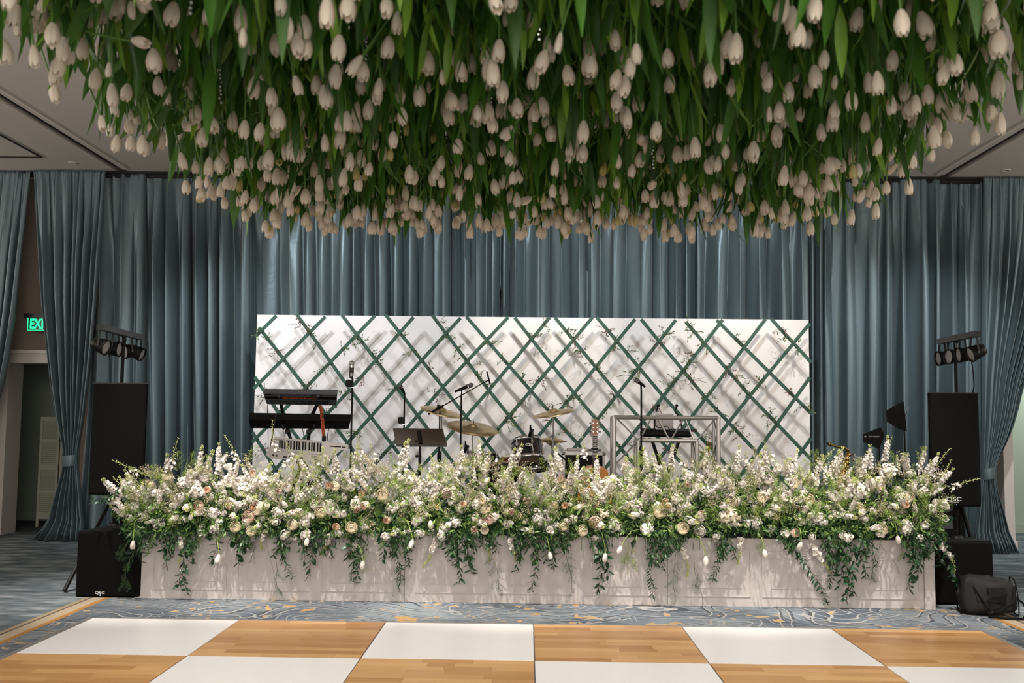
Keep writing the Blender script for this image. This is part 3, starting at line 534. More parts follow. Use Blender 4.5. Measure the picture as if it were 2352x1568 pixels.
# mic stands
def micstand(px, pyt, Y, lab, mic, thick=None, boom=None, clampy=None, bottom=None):
    zt = at(px, pyt, Y)[2]; X = at(px, 1050, Y)[0]; Xt = at(px, pyt, Y)[0]; t_ = thing('microphone_stand', lab, 'microphone stand', (X, Y, SZ), 'microphone stands on the stage')
    top = np.array([X, Y, zt]); G().add(tube([(X, Y, SZ+.02), top], .0095, 8)).obj('pole', 'black', t_)
    if thick: z = at(px, thick, Y)[2]; G().add(tube([(X, Y, SZ+.02), (X, Y, z-.05), (X, Y, z)], [.015, .015, .011], 8)).add(lathe([(.015, -.09), (.024, -.08), (.024, 0), (.012, .03)], 10, (X, Y, z))).obj('lower_tube', 'black', t_)
    G().add(lathe([(.001, .02), (.06, .03), (.13, .012), (.13, 0), (.001, 0)], 20, (X, Y, SZ))).obj('base', 'black', t_)
    if clampy:
        c = at(px-5, clampy, Y); c[0] = X; G().add(bbox(c+np.array([-.03, 0, 0]), (.075, .06, .075), .01)).obj('clamp', 'black', t_); G().add(tube([c+np.array([-.07, -.03, -.03]), c+np.array([-.02, -.04, -.05]), c+np.array([.05, -.03, -.035])], .004, 5)).obj('wire', 'chrome', t_)
    if boom: a_, b_ = at(*boom[0]), at(*boom[1]); G().add(tube([a_, a_*.75+b_*.25, a_*.75+b_*.25, b_], [.013, .013, .007, .006], 8)).obj('boom', 'black', t_); c = at(*boom[2]); G().add(ball(c, .028, 8, 6)).obj('clutch', 'black', t_)
    if mic:
        a_, b_, r, kind = mic; a_, b_ = at(*a_), at(*b_); d = b_-a_; L_ = np.linalg.norm(d); R = frm(d)     # tail a -> head b
        if kind == 'ball':
            m_ = G().add(lathe([(.001, 0), (r*.42, 0), (r*.55, L_*.25), (r*.72, L_*.66), (r*.9, L_*.7)], 12, a_, R)).obj('microphone', 'black', t_, True)
            G().add(lathe([(r*.9, L_*.68), (r*1.04, L_*.70), (r*1.04, L_*.74), (r*.95, L_*.75)], 12, a_, R)).obj('ring', 'chrome', m_); G().add(ball(a_+d*.86, (r, r, L_*.15), 12, 8, R)).obj('mesh_head', 'silver_plastic', m_, True)
        elif kind == 'chrome':
            m_ = G().add(lathe([(.001, 0), (r*.7, 0), (r, L_*.15), (r, L_*.72)], 12, a_, R)).obj('microphone', 'chrome', t_, True); G().add(ball(a_+d*.84, (r*1.15, r*1.15, L_*.17), 12, 8, R)).obj('mesh_head', 'alu', m_, True)
            G().add(lathe([(r*1.02, L_*.3), (r*1.02, L_*.6)], 12, a_, R)).obj('dark_band', 'metal_dark', m_)
        else: m_ = G().add(tube([a_, b_], r, 10)).obj('microphone', 'black', t_, True); c = a_*.35+b_*.65; G().add(tube([c, c+d*.06], r*1.05, 10)).obj('ring', 'chrome', m_)
        G().add(bar(top-np.array([0, 0, .01]), a_*.6+b_*.4 if kind != 'chrome' else a_, .014, .014)).obj('mic_clip', 'black', t_)
    return t_
micstand(805.5, 868, 10.3, 'tall straight microphone stand with an upright chrome microphone, right of the keyboards', ((806.5, 868, 10.3), (808.5, 828, 10.3), .025, 'chrome'), None, None, 880)
micstand(926.5, 904, 11.0, 'microphone stand behind the left part of the music stand', ((930, 905, 11.0), (918, 884, 10.96), .026, 'ball'), 1020, None, 965)
micstand(1008.5, 945, 11.5, 'boom microphone stand reaching over the drum kit', None, 1040, ((983.5, 951, 11.5), (1121, 873, 11.55), (1008.5, 935, 11.5)))
pm = micstand(1057.5, 908, 10.5, 'microphone stand with a black handheld microphone pointing right', ((1044, 899.5, 10.5), (1087, 882, 10.5), .026, 'ball'))
G().add(tube([at(1125.5, 882, 11.53), at(1118.5, 853, 11.53)], .0105, 10)).obj('microphone', 'black', [o for o in COL.objects if o.name == 'microphone_stand.002'][0], True)
G().add(tube([at(*q, 11.55) for q in ((1118, 852), (1112, 850), (1107, 854), (1105.5, 864), (1105, 878))], .003, 5)).obj('cable', 'metal_dark', [o for o in COL.objects if o.name == 'microphone_stand.002'][0])
micstand(1473, 896, 10.05, 'straight microphone stand before the silver truss booth', ((1481.5, 888, 10.05), (1458, 870, 10.02), .027, 'ball'), 1030)
# music stand
Y = 10.2; ms = thing('music_stand', 'dark metal music stand facing the players', 'music stand', (at(965, 1100, Y)[0], Y, SZ))
P_ = [at(902, 983.5, Y+.10), at(1017, 985, Y+.10), at(1025.5, 1020.5, Y-.05), at(909.7, 1020, Y-.05)]; V = np.array(P_+[p+np.array([0, .012, .004]) for p in P_]); G().add((V, BT)).obj('desk', 'brown_black', ms)
G().add(bar(P_[3]+np.array([0, .03, 0]), P_[2]+np.array([0, .03, 0]), .05, .006, (0, 1, 0))).obj('lip', 'brown_black', ms)
x = at(964, 1060, Y)[0]; G().add(tube([(x, Y, SZ+.02), (x, Y, at(964, 1045, Y)[2])], .016, 8)).add(tube([(x, Y, SZ), (x, Y, at(964, 1015, Y)[2])], .011, 8)).obj('pole', 'black', ms)
G().add(bar(at(962, 990, Y-.0), at(966, 1018, Y-.07), .035, .03)).obj('tilt_bracket', 'black', ms); G().add(ball(at(956, 1013, Y-.08), .016, 6, 5)).add(ball(at(957.5, 1047, Y-.03), .016, 6, 5)).obj('knob', 'black', ms)
for k_ in range(3): G().add(tube([(x, Y, SZ+.25), (x+.3*cos(k_*2.1+.4), Y+.3*sin(k_*2.1+.4), SZ+.01)], .009, 6)).obj('leg', 'black', ms)
# drum kit
def cymbal(c, r, d, lab, stand, hat=False):
    t_ = thing('cymbal', lab, 'cymbal', c, 'cymbals'); R = frm(d); prof = [(.006, .035), (.03, .033), (.055, .018), (.07, .006), (r*.7, -.008), (r, -.022), (r, -.024), (r*.7, -.0105), (.07, .003), (.05, .014), (.006, .031)]
    G().add(lathe(prof, 40, c, R)).obj('disc', 'cymbal', t_, True); G().add(tube([np.array(c)+R[:, 2]*.03, np.array(c)+R[:, 2]*.07], .006, 6)).obj('wing_nut', 'metal_dark', t_)
    if hat: G().add(lathe([(p_[0], -p_[1]-.05) for p_ in prof], 40, c, R)).obj('lower_disc', 'cymbal', t_, True)
    X, Yc = c[0], c[1]; s_ = thing('cymbal_stand', stand, 'cymbal stand', (X, Yc, SZ), 'chrome cymbal stands')
    G().add(tube([(X, Yc, SZ+.1), (X, Yc, c[2]-.02)], .0085, 8)).obj('tube', 'chrome', s_); G().add(tube([(X, Yc, SZ+.1), (X, Yc, SZ+.55)], .014, 8)).obj('lower_tube', 'chrome', s_)
    G().add(lathe([(.009, -.02), (.02, -.02), (.02, .02), (.009, .02)], 8, (X, Yc, c[2]-.3 if not hat else SZ+.6))).add(ball((X-.03, Yc-.01, c[2]-.29 if not hat else SZ+.6), .014, 6, 4)).obj('clamp', 'chrome', s_)
    for k_ in range(3): G().add(tube([(X, Yc, SZ+.32), (X+.28*cos(k_*2.1+.5), Yc+.28*sin(k_*2.1+.5), SZ+.01)], .008, 6)).obj('leg', 'chrome', s_)
    return s_
cymbal(at(1015, 942, 11.7), .262, (.24, -.18, 1), 'thin bronze cymbal tilted down to the right behind the boom microphone', 'chrome stand under the leftmost tilted cymbal')
cymbal(at(1086, 979, 11.3), .30, (.16, -.26, 1), 'largest bronze cymbal left of the drums', 'chrome stand under the largest cymbal')
cymbal(at(1271, 945, 11.6), .25, (-.19, -.16, 1), 'bronze cymbal tilted up to the right above the tom drum', 'chrome stand right of the tom drum')
cymbal(at(1268, 1007, 11.9), .185, (.05, -.02, 1), 'pair of small hi-hat cymbals right of the tom drum', 'chrome stand under the small hi-hat cymbals', True)
def drum(name, lab, c, r, h_, d, parts=8, head='drum_head', badge=False, mt='gloss_black'):
    t_ = thing(name, lab, 'drum', c, 'black drums'); R = frm(d); G().add(lathe([(r, -h_/2), (r, h_/2)], 32, c, R)).obj('shell', mt, t_, True)
    for s_ in (-1, 1):
        z = s_*h_/2; G().add(lathe([(r*.98, z-s_*.03), (r*1.05, z-s_*.03), (r*1.05, z+s_*.012), (r*.98, z+s_*.012)], 32, c, R)).obj('hoop', 'chrome' if name != 'bass_drum' else 'hoop_wood', t_, True)
        G().add(lathe([(.001, z+s_*.002), (r*.99, z+s_*.002)], 32, c, R)).obj('drum_head', head if s_ < 0 else 'white_plastic', t_)
    for k_ in range(parts):
        a_ = 2*pi*(k_+.5)/parts; v = R @ np.array([cos(a_)*r*1.03, sin(a_)*r*1.03, 0]); ax = R[:, 2]
        G().add(tube([np.array(c)+v-ax*h_*.5, np.array(c)+v+ax*h_*.5], .004, 5)).add(bar(np.array(c)+v+ax*h_*.12, np.array(c)+v+ax*h_*.3, .022, .022)).add(bar(np.array(c)+v-ax*h_*.3, np.array(c)+v-ax*h_*.12, .022, .022)).obj('lug', 'chrome', t_)
    return t_, R
c = (at(1173, 1019, 11.0)+at(1242, 1005, 11.0))/2*.5+(at(1185, 1062, 11.0)+at(1246, 1048, 11.0))/2*.5
d1, R = drum('tom_drum', 'glossy black tom drum with chrome hoops tilted toward the player', c, .165, .225, (-.12, .34, 1), 6)
bq = at(1214, 1021, 10.8); G().add(ball(bq, (.036, .004, .019), 12, 6)).obj('badge', 'badge', d1)
for k_ in (-1, 0, 1): G().add(ball(bq+np.array([k_*.017, -.004, 0]), (.006, .002, .009), 8, 4)).obj('badge_mark', 'metal_dark', d1)
drum('floor_tom', 'black floor drum partly hidden at the left of the kit', at(1116, 1074, 11.2), .135, .33, (0, .12, 1), 6)
sn, _ = drum('snare_drum', 'shallow snare drum below the tilted tom', at(1224, 1071, 11.35), .17, .10, (-.1, .15, 1), 8)
cb = at(1156, 1112, 11.15); bdm, R = drum('bass_drum', 'large black bass drum with wooden hoop on the stage', cb, .262, .42, (0, 1, 0.02), 8, 'gloss_black')
ck = thing('cowbell_mount', 'red and chrome mount above the bass drum', 'drum hardware', at(1163, 1055, 11.1)); G().add(bbox(at(1163, 1052, 11.1), (.13, .06, .03), .01)).obj('red_pad', 'flame', ck); G().add(tube([at(1163, 1053, 11.1), at(1158, 1062, 11.1)], .012, 8)).obj('post', 'chrome', ck)
def clip(px, py, Y, lab, s=1):
    t_ = T3('drum_microphone', lab, 'microphone', px, py, Y, 'clip-on drum microphones'); G().add(tube([at(px-1, py-28*s, Y), at(px+0, py-12*s, Y), at(px-3*s, py, Y)], [.008, .017, .02], 10)).obj('body', 'black', t_, True)
    G().add(bar(at(px+4*s, py-14*s, Y), at(px+5*s, py+3*s, Y), .02, .02)).add(ball(at(px+4.5*s, py-15*s, Y), .018, 6, 5)).obj('clamp', 'metal_dark', t_)
clip(1219, 1003, 10.85, 'black clip-on microphone on the rim of the tom drum'); clip(1070, 1040, 11.0, 'black clip-on microphone left of the drums')
# floor mic between drums and amp
t_ = T3('short_microphone', 'short black microphone leaning between the drums and the black amplifier', 'microphone', 1300, 1060, 10.9); G().add(tube([at(1277, 1036, 10.9), at(1281, 1041, 10.9), at(1312, 1066, 10.9)], [.02, .009, .009], 8)).obj('body', 'black', t_); G().add(tube([at(1312, 1066, 10.9), np.array([at(1316, 1066, 10.9)[0], 10.9, SZ])], .008, 6)).obj('pole', 'black', t_)
# amplifier with laptop, guitar
Y = 11.1; am = thing('amplifier', 'black equipment rack with silver edges behind the guitar', 'amplifier', (at(1341, 1100, Y)[0], Y, SZ)); a_, b_ = at(1294, 1037, Y), at(1388, 1037, Y)
G().add(box2((a_[0], Y, SZ+.03), (b_[0], Y+.42, a_[2]))).obj('case', 'black', am); g = G()
for q in (box2((a_[0]-.008, Y-.01, a_[2]-.035), (b_[0]+.008, Y+.43, a_[2]+.006)), box2((a_[0]-.008, Y-.01, SZ+.03), (a_[0]+.02, Y, a_[2])), box2((b_[0]-.02, Y-.01, SZ+.03), (b_[0]+.008, Y, a_[2]))): g.add(q)
g.obj('edging', 'alu', am)
for x in (a_[0], b_[0]):
    for z in (a_[2]-.02, SZ+.05): G().add(ball((x, Y-.004, z), .02, 8, 5)).obj('corner', 'chrome', am)
lp = thing('tuner_pedal', 'flat white device lying on the black equipment rack', 'device', at(1328, 1036, Y+.1)); c = at(1326, 1033, Y+.1); c[2] = a_[2]+.022; G().add(bbox(c, (.24, .16, .03), .006)).obj('casing', 'white_plastic', lp); G().add(box(c+np.array([.2, 0, -.002]), (.14, .12, .02))).obj('casing', 'silver_plastic', lp)
Y = 10.35; gt = thing('acoustic_guitar', 'amber acoustic guitar leaning upright before the black rack', 'guitar', (at(1367, 1100, Y)[0], Y, SZ))
def gx(px, py, dy=0): return at(px, py, Y+dy)
cx = gx(1366, 1130)[0]; ctl = [(1.0, .0), (.95, .10), (.80, .165), (.62, .17), (.47, .125), (.36, .115), (.22, .142), (.08, .12), (0, .05)]
zt, zb = gx(1366, 1068)[2], gx(1366, 1068)[2]-.50; L_ = zt-zb
ctl = [(0, 0), (.015, .09), (.10, .165), (.28, .195), (.45, .16), (.58, .125), (.70, .135), (.85, .145), (.95, .11), (1, .04)]
us = np.linspace(0, 1, 40); hw = np.interp(us, [a for a, _ in ctl], [b for _, b in ctl]); hw = np.convolve(np.pad(hw, 2, 'edge'), [.1, .2, .4, .2, .1], 'valid'); hw[0] = hw[-1] = .02
tp = [(cx+h_, zb+L_*u) for u, h_ in zip(us, hw)]+[(cx-h_, zb+L_*u) for u, h_ in zip(us[::-1], hw[::-1])]; N = len(tp)
for nm, mt_, y0, y1, s_ in (('body', 'head_wood', Y+.002, Y+.10, 1), ('soundboard', 'amber_wood', Y-.004, Y+.003, .985)):
    V = np.array([((x-cx)*s_+cx, y0, z) for x, z in tp]+[((x-cx)*s_+cx, y1, z) for x, z in tp]+[(cx, y0, (zb+zt)/2), (cx, y1, (zb+zt)/2)]); T = []
    for i in range(N): j = (i+1) % N; T += [(i, j, j+N), (i, j+N, i+N), (2*N, j, i), (2*N+1, i+N, j+N)]
    G().add((V, T)).obj(nm, mt_, gt)
G().add(lathe([(.001, 0), (.05, 0)], 20, (cx, Y-.006, zb+L_*.66), _Rx(pi/2))).obj('sound_hole', 'dark_gap', gt); G().add(lathe([(.05, 0), (.058, 0)], 20, (cx, Y-.0062, zb+L_*.66), _Rx(pi/2))).obj('rosette', 'rosewood', gt); G().add(box((cx, Y-.01, zb+L_*.25), (.13, .012, .025))).obj('bridge', 'rosewood', gt)
nt_, nb_ = gx(1366, 1000), (cx, Y-.012, zb+L_*.70); G().add(bar(nb_, (cx, Y-.012, nt_[2]), .05, .03, (0, 1, 0))).obj('neck', 'rosewood', gt)
nk = [(cx, Y-.03, nt_[2]-k_*.0225*(1-.018*k_)*1) for k_ in range(14)]; g = G()
for q in nk: g.add(box(q, (.05, .002, .003)))
g.obj('frets', 'alu', gt); g = G()
for k_ in (3, 5, 7, 9): g.add(ball((cx, Y-.029, nk[k_][2]+.01), (.005, .002, .005), 6, 4))
g.obj('inlay', 'print_white', gt)
zh = nt_[2]; V = []; hd = [(-.024, 0), (.024, 0), (.036, .03), (.038, .16), (.0, .175), (-.038, .16), (-.036, .03)]; V = np.array([(cx+x, Y-.02+.0, zh+z) for x, z in hd]+[(cx+x, Y+.0, zh+z) for x, z in hd]); n_ = len(hd)
T = [(0, i, i+1) for i in range(1, n_-1)]+[(n_, n_+i+1, n_+i) for i in range(1, n_-1)]+[q for i in range(n_) for q in ((i, (i+1) % n_, (i+1) % n_+n_), (i, (i+1) % n_+n_, i+n_))]; hs = G().add((V, T)).obj('headstock', 'head_wood', gt)
for s_ in (-1, 1):
    for z in (.04, .085, .13): G().add(tube([(cx+s_*.022, Y-.024, zh+z), (cx+s_*.022, Y-.034, zh+z)], .006, 6)).add(ball((cx+s_*.05, Y-.01, zh+z), (.012, .006, .008), 6, 4)).obj('tuning_peg', 'chrome', hs)
G().add(box((cx-.005, Y-.04, nk[7][2]), (.075, .02, .014))).obj('capo', 'black', gt)
gs = thing('guitar_stand', 'black stand holding the acoustic guitar', 'guitar stand', (cx, Y+.2, SZ)); G().add(tube([(cx, Y+.14, SZ+.1), (cx, Y+.05, zh-.15)], .01, 6)).obj('pole', 'black', gs)
for k_ in (-1, 1): G().add(tube([(cx, Y+.14, SZ+.3), (cx+k_*.2, Y-.02, SZ+.01)], .009, 6)).obj('leg', 'black', gs)
# keyboards
def kb(lab, q, Yf, Yb, m_, th, nm='keyboard'):
    """q: front-bottom-left/right then back-top (underside facing us)"""
    a_, b_, c_, d_ = at(q[0][0], q[0][1], Yb), at(q[1][0], q[1][1], Yb), at(q[2][0], q[2][1], Yf), at(q[3][0], q[3][1], Yf)
    n_ = np.cross(b_-a_, d_-a_); n_ /= np.linalg.norm(n_)
    if n_[1] < 0: n_ = -n_
    t_ = thing(nm, lab, 'keyboard', (a_+b_)/2, 'keyboards'); V = np.array([d_, c_, b_, a_]); V = np.concatenate([V, V+n_*th]); G().add((V, BT)).obj('casing', m_, t_); return t_, (a_, b_, c_, d_), n_
t_, (a_, b_, c_, d_), n_ = kb('upper keyboard seen from its underside with an orange flame strip', [(605, 903.5), (774, 906), (772, 931), (613, 928)], 11.0, 10.85, 'silver_plastic', .07)
def onface(u0, u1, v0, v1, off=.004):
    f = lambda u, v: (a_*(1-u)+b_*u)*(1-v)+(d_*(1-u)+c_*u)*v-n_*off
    V = np.array([f(u0, v0), f(u1, v0), f(u1, v1), f(u0, v1)]); V = np.concatenate([V, V+n_*off*.9]); return V, BT
G().add(onface(.0, 1, .26, .45)).obj('underside_strip', 'black', t_)
G().add(onface(.24, .72, .30, .40, .006)).obj('flame_strip', 'flame', t_)
for k_ in range(8): G().add(onface(.06+k_*.105, .15+k_*.105, .62, .68)).obj('vent', 'black', t_)
for k_ in range(8): G().add(onface(.06+k_*.105, .15+k_*.105, .80, .86)).obj('vent', 'black', t_)
G().add(onface(.03, .10, .03, .12)).add(onface(.62, .80, .06, .1)).obj('socket_row', 'black', t_)
t_, (a_, b_, c_, d_), n_ = kb('lower long black keyboard below the grey one', [(571, 963), (805, 967), (800, 984.5), (576, 983)], 11.05, 10.8, 'black', .08)
G().add(tube([at(735+k_*9, 961, 10.95) for k_ in (0, 1)], .01, 6)).obj('knob', 'metal_dark', t_)
for k_ in range(6): G().add(lathe([(.009, 0), (.009, .016), (.001, .016)], 8, at(716+k_*10, 965, 11.0))).obj('knob', 'black', t_)
ks = thing('keyboard_stand', 'black two tier column stand carrying the two keyboards', 'keyboard stand', (at(700, 1100, 11.2)[0], 11.2, SZ)); YK = 11.25
for pts, r in (([(641, 908), (650, 950), (668, 1010), (705, 1075), (715, 1140)], .02), ([(738, 908), (716, 955), (708, 1010), (690, 1075), (665, 1140)], .02)):
    G().add(tube([at(x, y, YK-(.25 if i < 1 else 0)) for i, (x, y) in enumerate(pts)], r, 8)).obj('arm', 'black', ks)
for x, y in ((651, 953), (719, 953), (661, 991), (710, 991), (697, 1078)): G().add(bbox(at(x, y, YK-.03), (.06, .06, .05), .01)).obj('joint', 'metal_dark', ks)
for x, y in ((641, 909), (731, 909)): G().add(lathe([(.001, .01), (.02, .01), (.024, 0)], 12, at(x, y, 10.82), _Rx(pi/2))).obj('end_cap', 'metal_dark', ks)
for x0, x1 in ((650, 651), (722, 719)): G().add(tube([at(x0, 975, 10.85), at(x1, 985, YK)], .014, 6)).obj('bracket', 'black', ks)
for x in (660, 725): p = at(x, 1130, YK); G().add(tube([(p[0], YK-.3, SZ+.02), (p[0], YK+.3, SZ+.02)], .018, 8)).obj('foot', 'black', ks)
# keytar
Y = 10.45; out = [(629, 1004), (741, 1013), (745, 1014.5), (795, 1019.5), (799.5, 1023), (799, 1031), (786, 1032), (772, 1042), (758, 1052), (741, 1061), (625, 1053), (617, 1050), (610, 1045)]
kt = thing('keytar', 'white keytar with piano keys propped up at the front of the stage', 'keytar', at(700, 1055, Y)); G().add(poly(out, Y, .05)).obj('body', 'white_plastic', kt)
def kq(u, v): x = 632+u*105.5; y0 = 1008.5+u*8.8; return x-v*1.0, y0+v*26.5-v*0
def quadpx(c4, Y0, th): P_ = [at(x, y, Y0) for x, y in c4]; V = np.array(P_+[p+np.array([0, th, 0]) for p in P_]); return V, BT
for k_ in range(25):
    u0, u1 = k_/25+.002, (k_+1)/25-.002; G().add(quadpx([kq(u0, 1), kq(u1, 1), kq(u1, 0), kq(u0, 0)], Y-.006, .006)).obj('white_key', 'white_plastic', kt)
bk = [641.5, 647, 653, 661, 667, 674.5, 680.5, 686, 694.5, 700.5, 709, 715, 720.5, 728.5, 734.5]
G().add(quadpx([kq(-.01, 1.03), kq(1.01, 1.03), kq(1.01, -.03), kq(-.01, -.03)], Y-.002, .002)).obj('key_bed', 'silver_plastic', kt)
for x in bk: u = (x-632)/105.5; G().add(quadpx([kq(u, .75), kq(u+.028, .75), kq(u+.028, .02), kq(u, .02)], Y-.012, .008)).obj('black_key', 'black', kt)
for x0, x1, y in ((757, 767, 1023.5), (768, 783, 1024.5), (785, 794, 1025.5)): G().add(quadpx([(x0, y+2.2), (x1, y+2.4), (x1, y), (x0, y-.2)], Y-.003, .003)).obj('button_row', 'black', kt)
for x0, x1, y in ((624, 631, 1043), (633, 638, 1044), (650, 659, 1047), (664, 682, 1047), (688, 696, 1049), (722, 730, 1053)): G().add(quadpx([(x0+1, y+4), (x1, y+4.3), (x1-1, y+.3), (x0, y)], Y-.003, .003)).obj('button_row', 'metal_dark', kt)
text('Roland', (at(722, 1048, Y)[0], Y-.003, at(722, 1048, Y)[2]), .022, 'led' if False else 'metal_dark', kt, 'logo_lettering')
sp_ = thing('instrument_strap', 'black strap with orange flames hanging from the keyboards to the keytar', 'strap', at(742, 1010, 10.7))
for pts, w_ in (([(736, 932), (738, 945), (740, 962), (742, 985), (744, 1004)], .036), ):
    Ps = [at(x, y, 10.72-.05*i) for i, (x, y) in enumerate(pts)]; V = []
    for p in Ps: V += [p+np.array([-w_/2, 0, 0]), p+np.array([w_/2, 0, 0]), p+np.array([w_/2, .006, 0]), p+np.array([-w_/2, .006, 0])]
    G().add((np.array(V), quads(4, len(Ps), True))).obj('band', 'flame', sp_)
G().add(bbox(at(744, 1007, 10.48), (.045, .02, .06), .008)).obj('strap_end', 'black', sp_); G().add(tube([at(634, 952, 10.75), at(628, 985, 10.6), at(622, 1022, 10.44)], .008, 5)).obj('cord', 'rosewood', sp_)
for i, pts in enumerate(([(614, 930), (615.5, 985), (616, 1080)], [(650, 985), (654, 1004), (657, 985)], [(755, 984), (752, 1000), (753, 1012)], [(700, 1013), (695, 985), (702, 975)])): setp(G().add(tube([at(x, y, 11.1) for x, y in pts], .004, 4)).obj('cable', 'black', None, False, at(pts[0][0], pts[0][1], 11.1)), 'thin cable hanging below the keyboards', 'cable', 'cables hanging at the keyboards')
ktst = thing('keytar_stand', 'black folding stand under the white keytar', 'stand', (at(693, 1090, 10.55)[0], 10.55, SZ)); G().add(tube([at(682, 1056, 10.56), at(694, 1080, 10.56), (at(694, 1080, 10.56)[0], 10.56, SZ)], .016, 8)).obj('column', 'black', ktst); G().add(ball(at(695, 1078, 10.54), .04, 8, 6)).obj('hub', 'metal_dark', ktst)
for k_ in range(3): p = at(694, 1080, 10.56); G().add(tube([(p[0], 10.56, SZ+.2), (p[0]+.25*cos(k_*2.1), 10.56+.25*sin(k_*2.1), SZ+.01)], .012, 6)).obj('leg', 'black', ktst)
# truss booth
tb = thing('truss_booth', 'silver goalpost truss standing before the disc jockey gear', 'truss', (at(1531, 1100, 10.5)[0], 10.5, SZ))
YA, YB = 10.35, 10.62; xo0, xo1 = at(1410, 1000, YA)[0], at(1650, 1000, YA)[0]; zo = at(1530, 959, YA)[2]; xi0, xi1 = at(1466, 1050, YA)[0], at(1600.5, 1050, YA)[0]; zi = at(1530, 1011.5, YA)[2]
for Y_, r in ((YA, .023), (YB, .019)):
    for nm, pts in (('outer_tube', [(xo0, zo), (xo1, zo)]), ('inner_tube', [(xi0, zi), (xi1, zi)]), ('outer_post', [(xo0, SZ), (xo0, zo)]), ('outer_post', [(xo1, SZ), (xo1, zo)]), ('inner_post', [(xi0, SZ), (xi0, zi)]), ('inner_post', [(xi1, SZ), (xi1, zi)])):
        (x0, z0), (x1, z1) = pts; G().add(tube([(x0, Y_, z0), (x1, Y_, z1)], r, 10)).obj(nm, 'alu', tb)
    if Y_ == YA:
        zz = [((xi0, zi), (xo0+.02, zo)), ((xi0, zi), (xo0, zi-.27)), ((xi0, zi-.55), (xo0, zi-.32)), ((xi1, zi), (xo1-.03, zo)), ((xi1, zi), (xo1, zi-.27)), ((xi1, zi-.55), (xo1, zi-.32)), ((xi0+.04, zi+.05), (xi0+.14, zo)), ((xi0+.20, zo), (xi0+.33, zi)), ((xi0+.34, zi), (xi0+.48, zo)), ((xi0+.49, zo), (xi1-.03, zi))]
        for (x0, z0), (x1, z1) in zz: G().add(tube([(x0, Y_, z0), (x1, Y_, z1)], .009, 6)).obj('brace', 'alu', tb)
for x, z0, z1, d in ((xo0, SZ+.1, zo, .28), (xo1, SZ+.1, zo, .28), (xi0, SZ+.1, zi, .3), (xi1, SZ+.1, zi, .3)):
    z = z1; k_ = 0
    while z > z0+.1: G().add(tube([(x, YA if k_ % 2 else YB, z), (x, YB if k_ % 2 else YA, z-d*.7)], .008, 5)).obj('brace', 'alu', tb); z -= d*.7; k_ += 1
for x in (xo0, xo1, xi0, xi1): G().add(bar((x, YA, zo if x in (xo0, xo1) else zi), (x, YB, zo if x in (xo0, xo1) else zi), .03, .03)).obj('corner_bar', 'alu', tb)
for x in (xo0, xo1): G().add(box((x, (YA+YB)/2, SZ+.01), (.34 if False else .2, .4, .02))).obj('base_plate', 'alu', tb)
# dj controller, x stand, laptop stand, laptop
Y = 11.1; djc = thing('disc_jockey_controller', 'black disc jockey controller behind the silver truss', 'controller', at(1540, 1004, Y)); P0 = at(1540, 997, Y); wL, wR = at(1477, 997, Y)[0], at(1600, 997, Y)[0]; zc0, zc1 = at(1540, 1004, Y)[2], at(1540, 987, Y)[2]
G().add(bbox(((wL+wR)/2-.03, Y+.12, (zc0+zc1)/2), (wR-wL-.05, .30, zc1-zc0), .02)).obj('casing', 'black', djc)
for k_ in (-.2, .2): G().add(lathe([(.09, 0), (.09, .015), (.001, .017)], 24, ((wL+wR)/2+k_-.03, Y+.14, zc1))).obj('jog_wheel', 'metal_dark', djc)
G().add(box2(((wL+wR)/2, Y-.02, zc1-.02), (wR, Y+.2, zc1+.01))).obj('side_unit', 'metal_dark', djc)
for k_ in range(8): G().add(lathe([(.008, 0), (.008, .014), (.001, .014)], 8, ((wL+wR)/2-.1+k_*.035, Y+.03, zc1))).obj('knob', 'chrome', djc)
xs_ = thing('x_stand', 'black crossed stand under the disc jockey controller', 'stand', (at(1530, 1095, Y)[0], Y+.1, SZ))
for (a_, b_) in (((1499, 1008), (1560, 1190)), ((1564, 1008), (1500, 1190))):
    for dy in (0.0,): p, q = at(*a_, Y), at(*b_, Y); q = p+(q-p)*((p[2]-SZ)/(p[2]-q[2])); G().add(bar(p+np.array([0, .1, 0]), q+np.array([0, .1, 0]), .035, .03, (0, 1, 0))).obj('leg', 'black', xs_)
for x in (1497, 1566): p = at(x, 1007, Y); G().add(tube([p+np.array([0, -.05, -.01]), p+np.array([0, .28, -.01])], .016, 8)).obj('arm', 'black', xs_)
ls = thing('laptop_stand', 'black metal laptop stand rising above the controller', 'stand', at(1533, 987, Y))
for pts in ([(1512, 931), (1507, 945)], [(1554.5, 931), (1550, 943), (1562, 962), (1568, 988)], [(1504, 960), (1503, 988)]): G().add(tube([at(x, y, Y+.05) for x, y in pts], .012, 6)).obj('arm', 'metal_dark', ls)
for x, y in ((1512, 931), (1554.5, 931)): G().add(ball(at(x, y, Y+.04), .017, 8, 6)).obj('cap', 'black', ls)
lt = thing('laptop', 'pale grey laptop with its lid open behind the truss bar', 'laptop', at(1527, 986, Y+.05)); G().add(poly([(1505.5, 949), (1547.5, 950), (1546, 984), (1507, 984)], Y+.08, .012)).obj('lid', 'laptop', lt); p = at(1527, 985, Y+.08); G().add(box(p+np.array([0, .14, -.01]), (.2, .26, .02))).obj('base', 'laptop', lt)
G().add(tube([at(x, y, Y+.02) for x, y in ((1505, 977), (1515, 983), (1524, 980), (1532, 978), (1538, 986), (1545, 982), (1552, 988))], .004, 4)).obj('cable', 'black', ls)
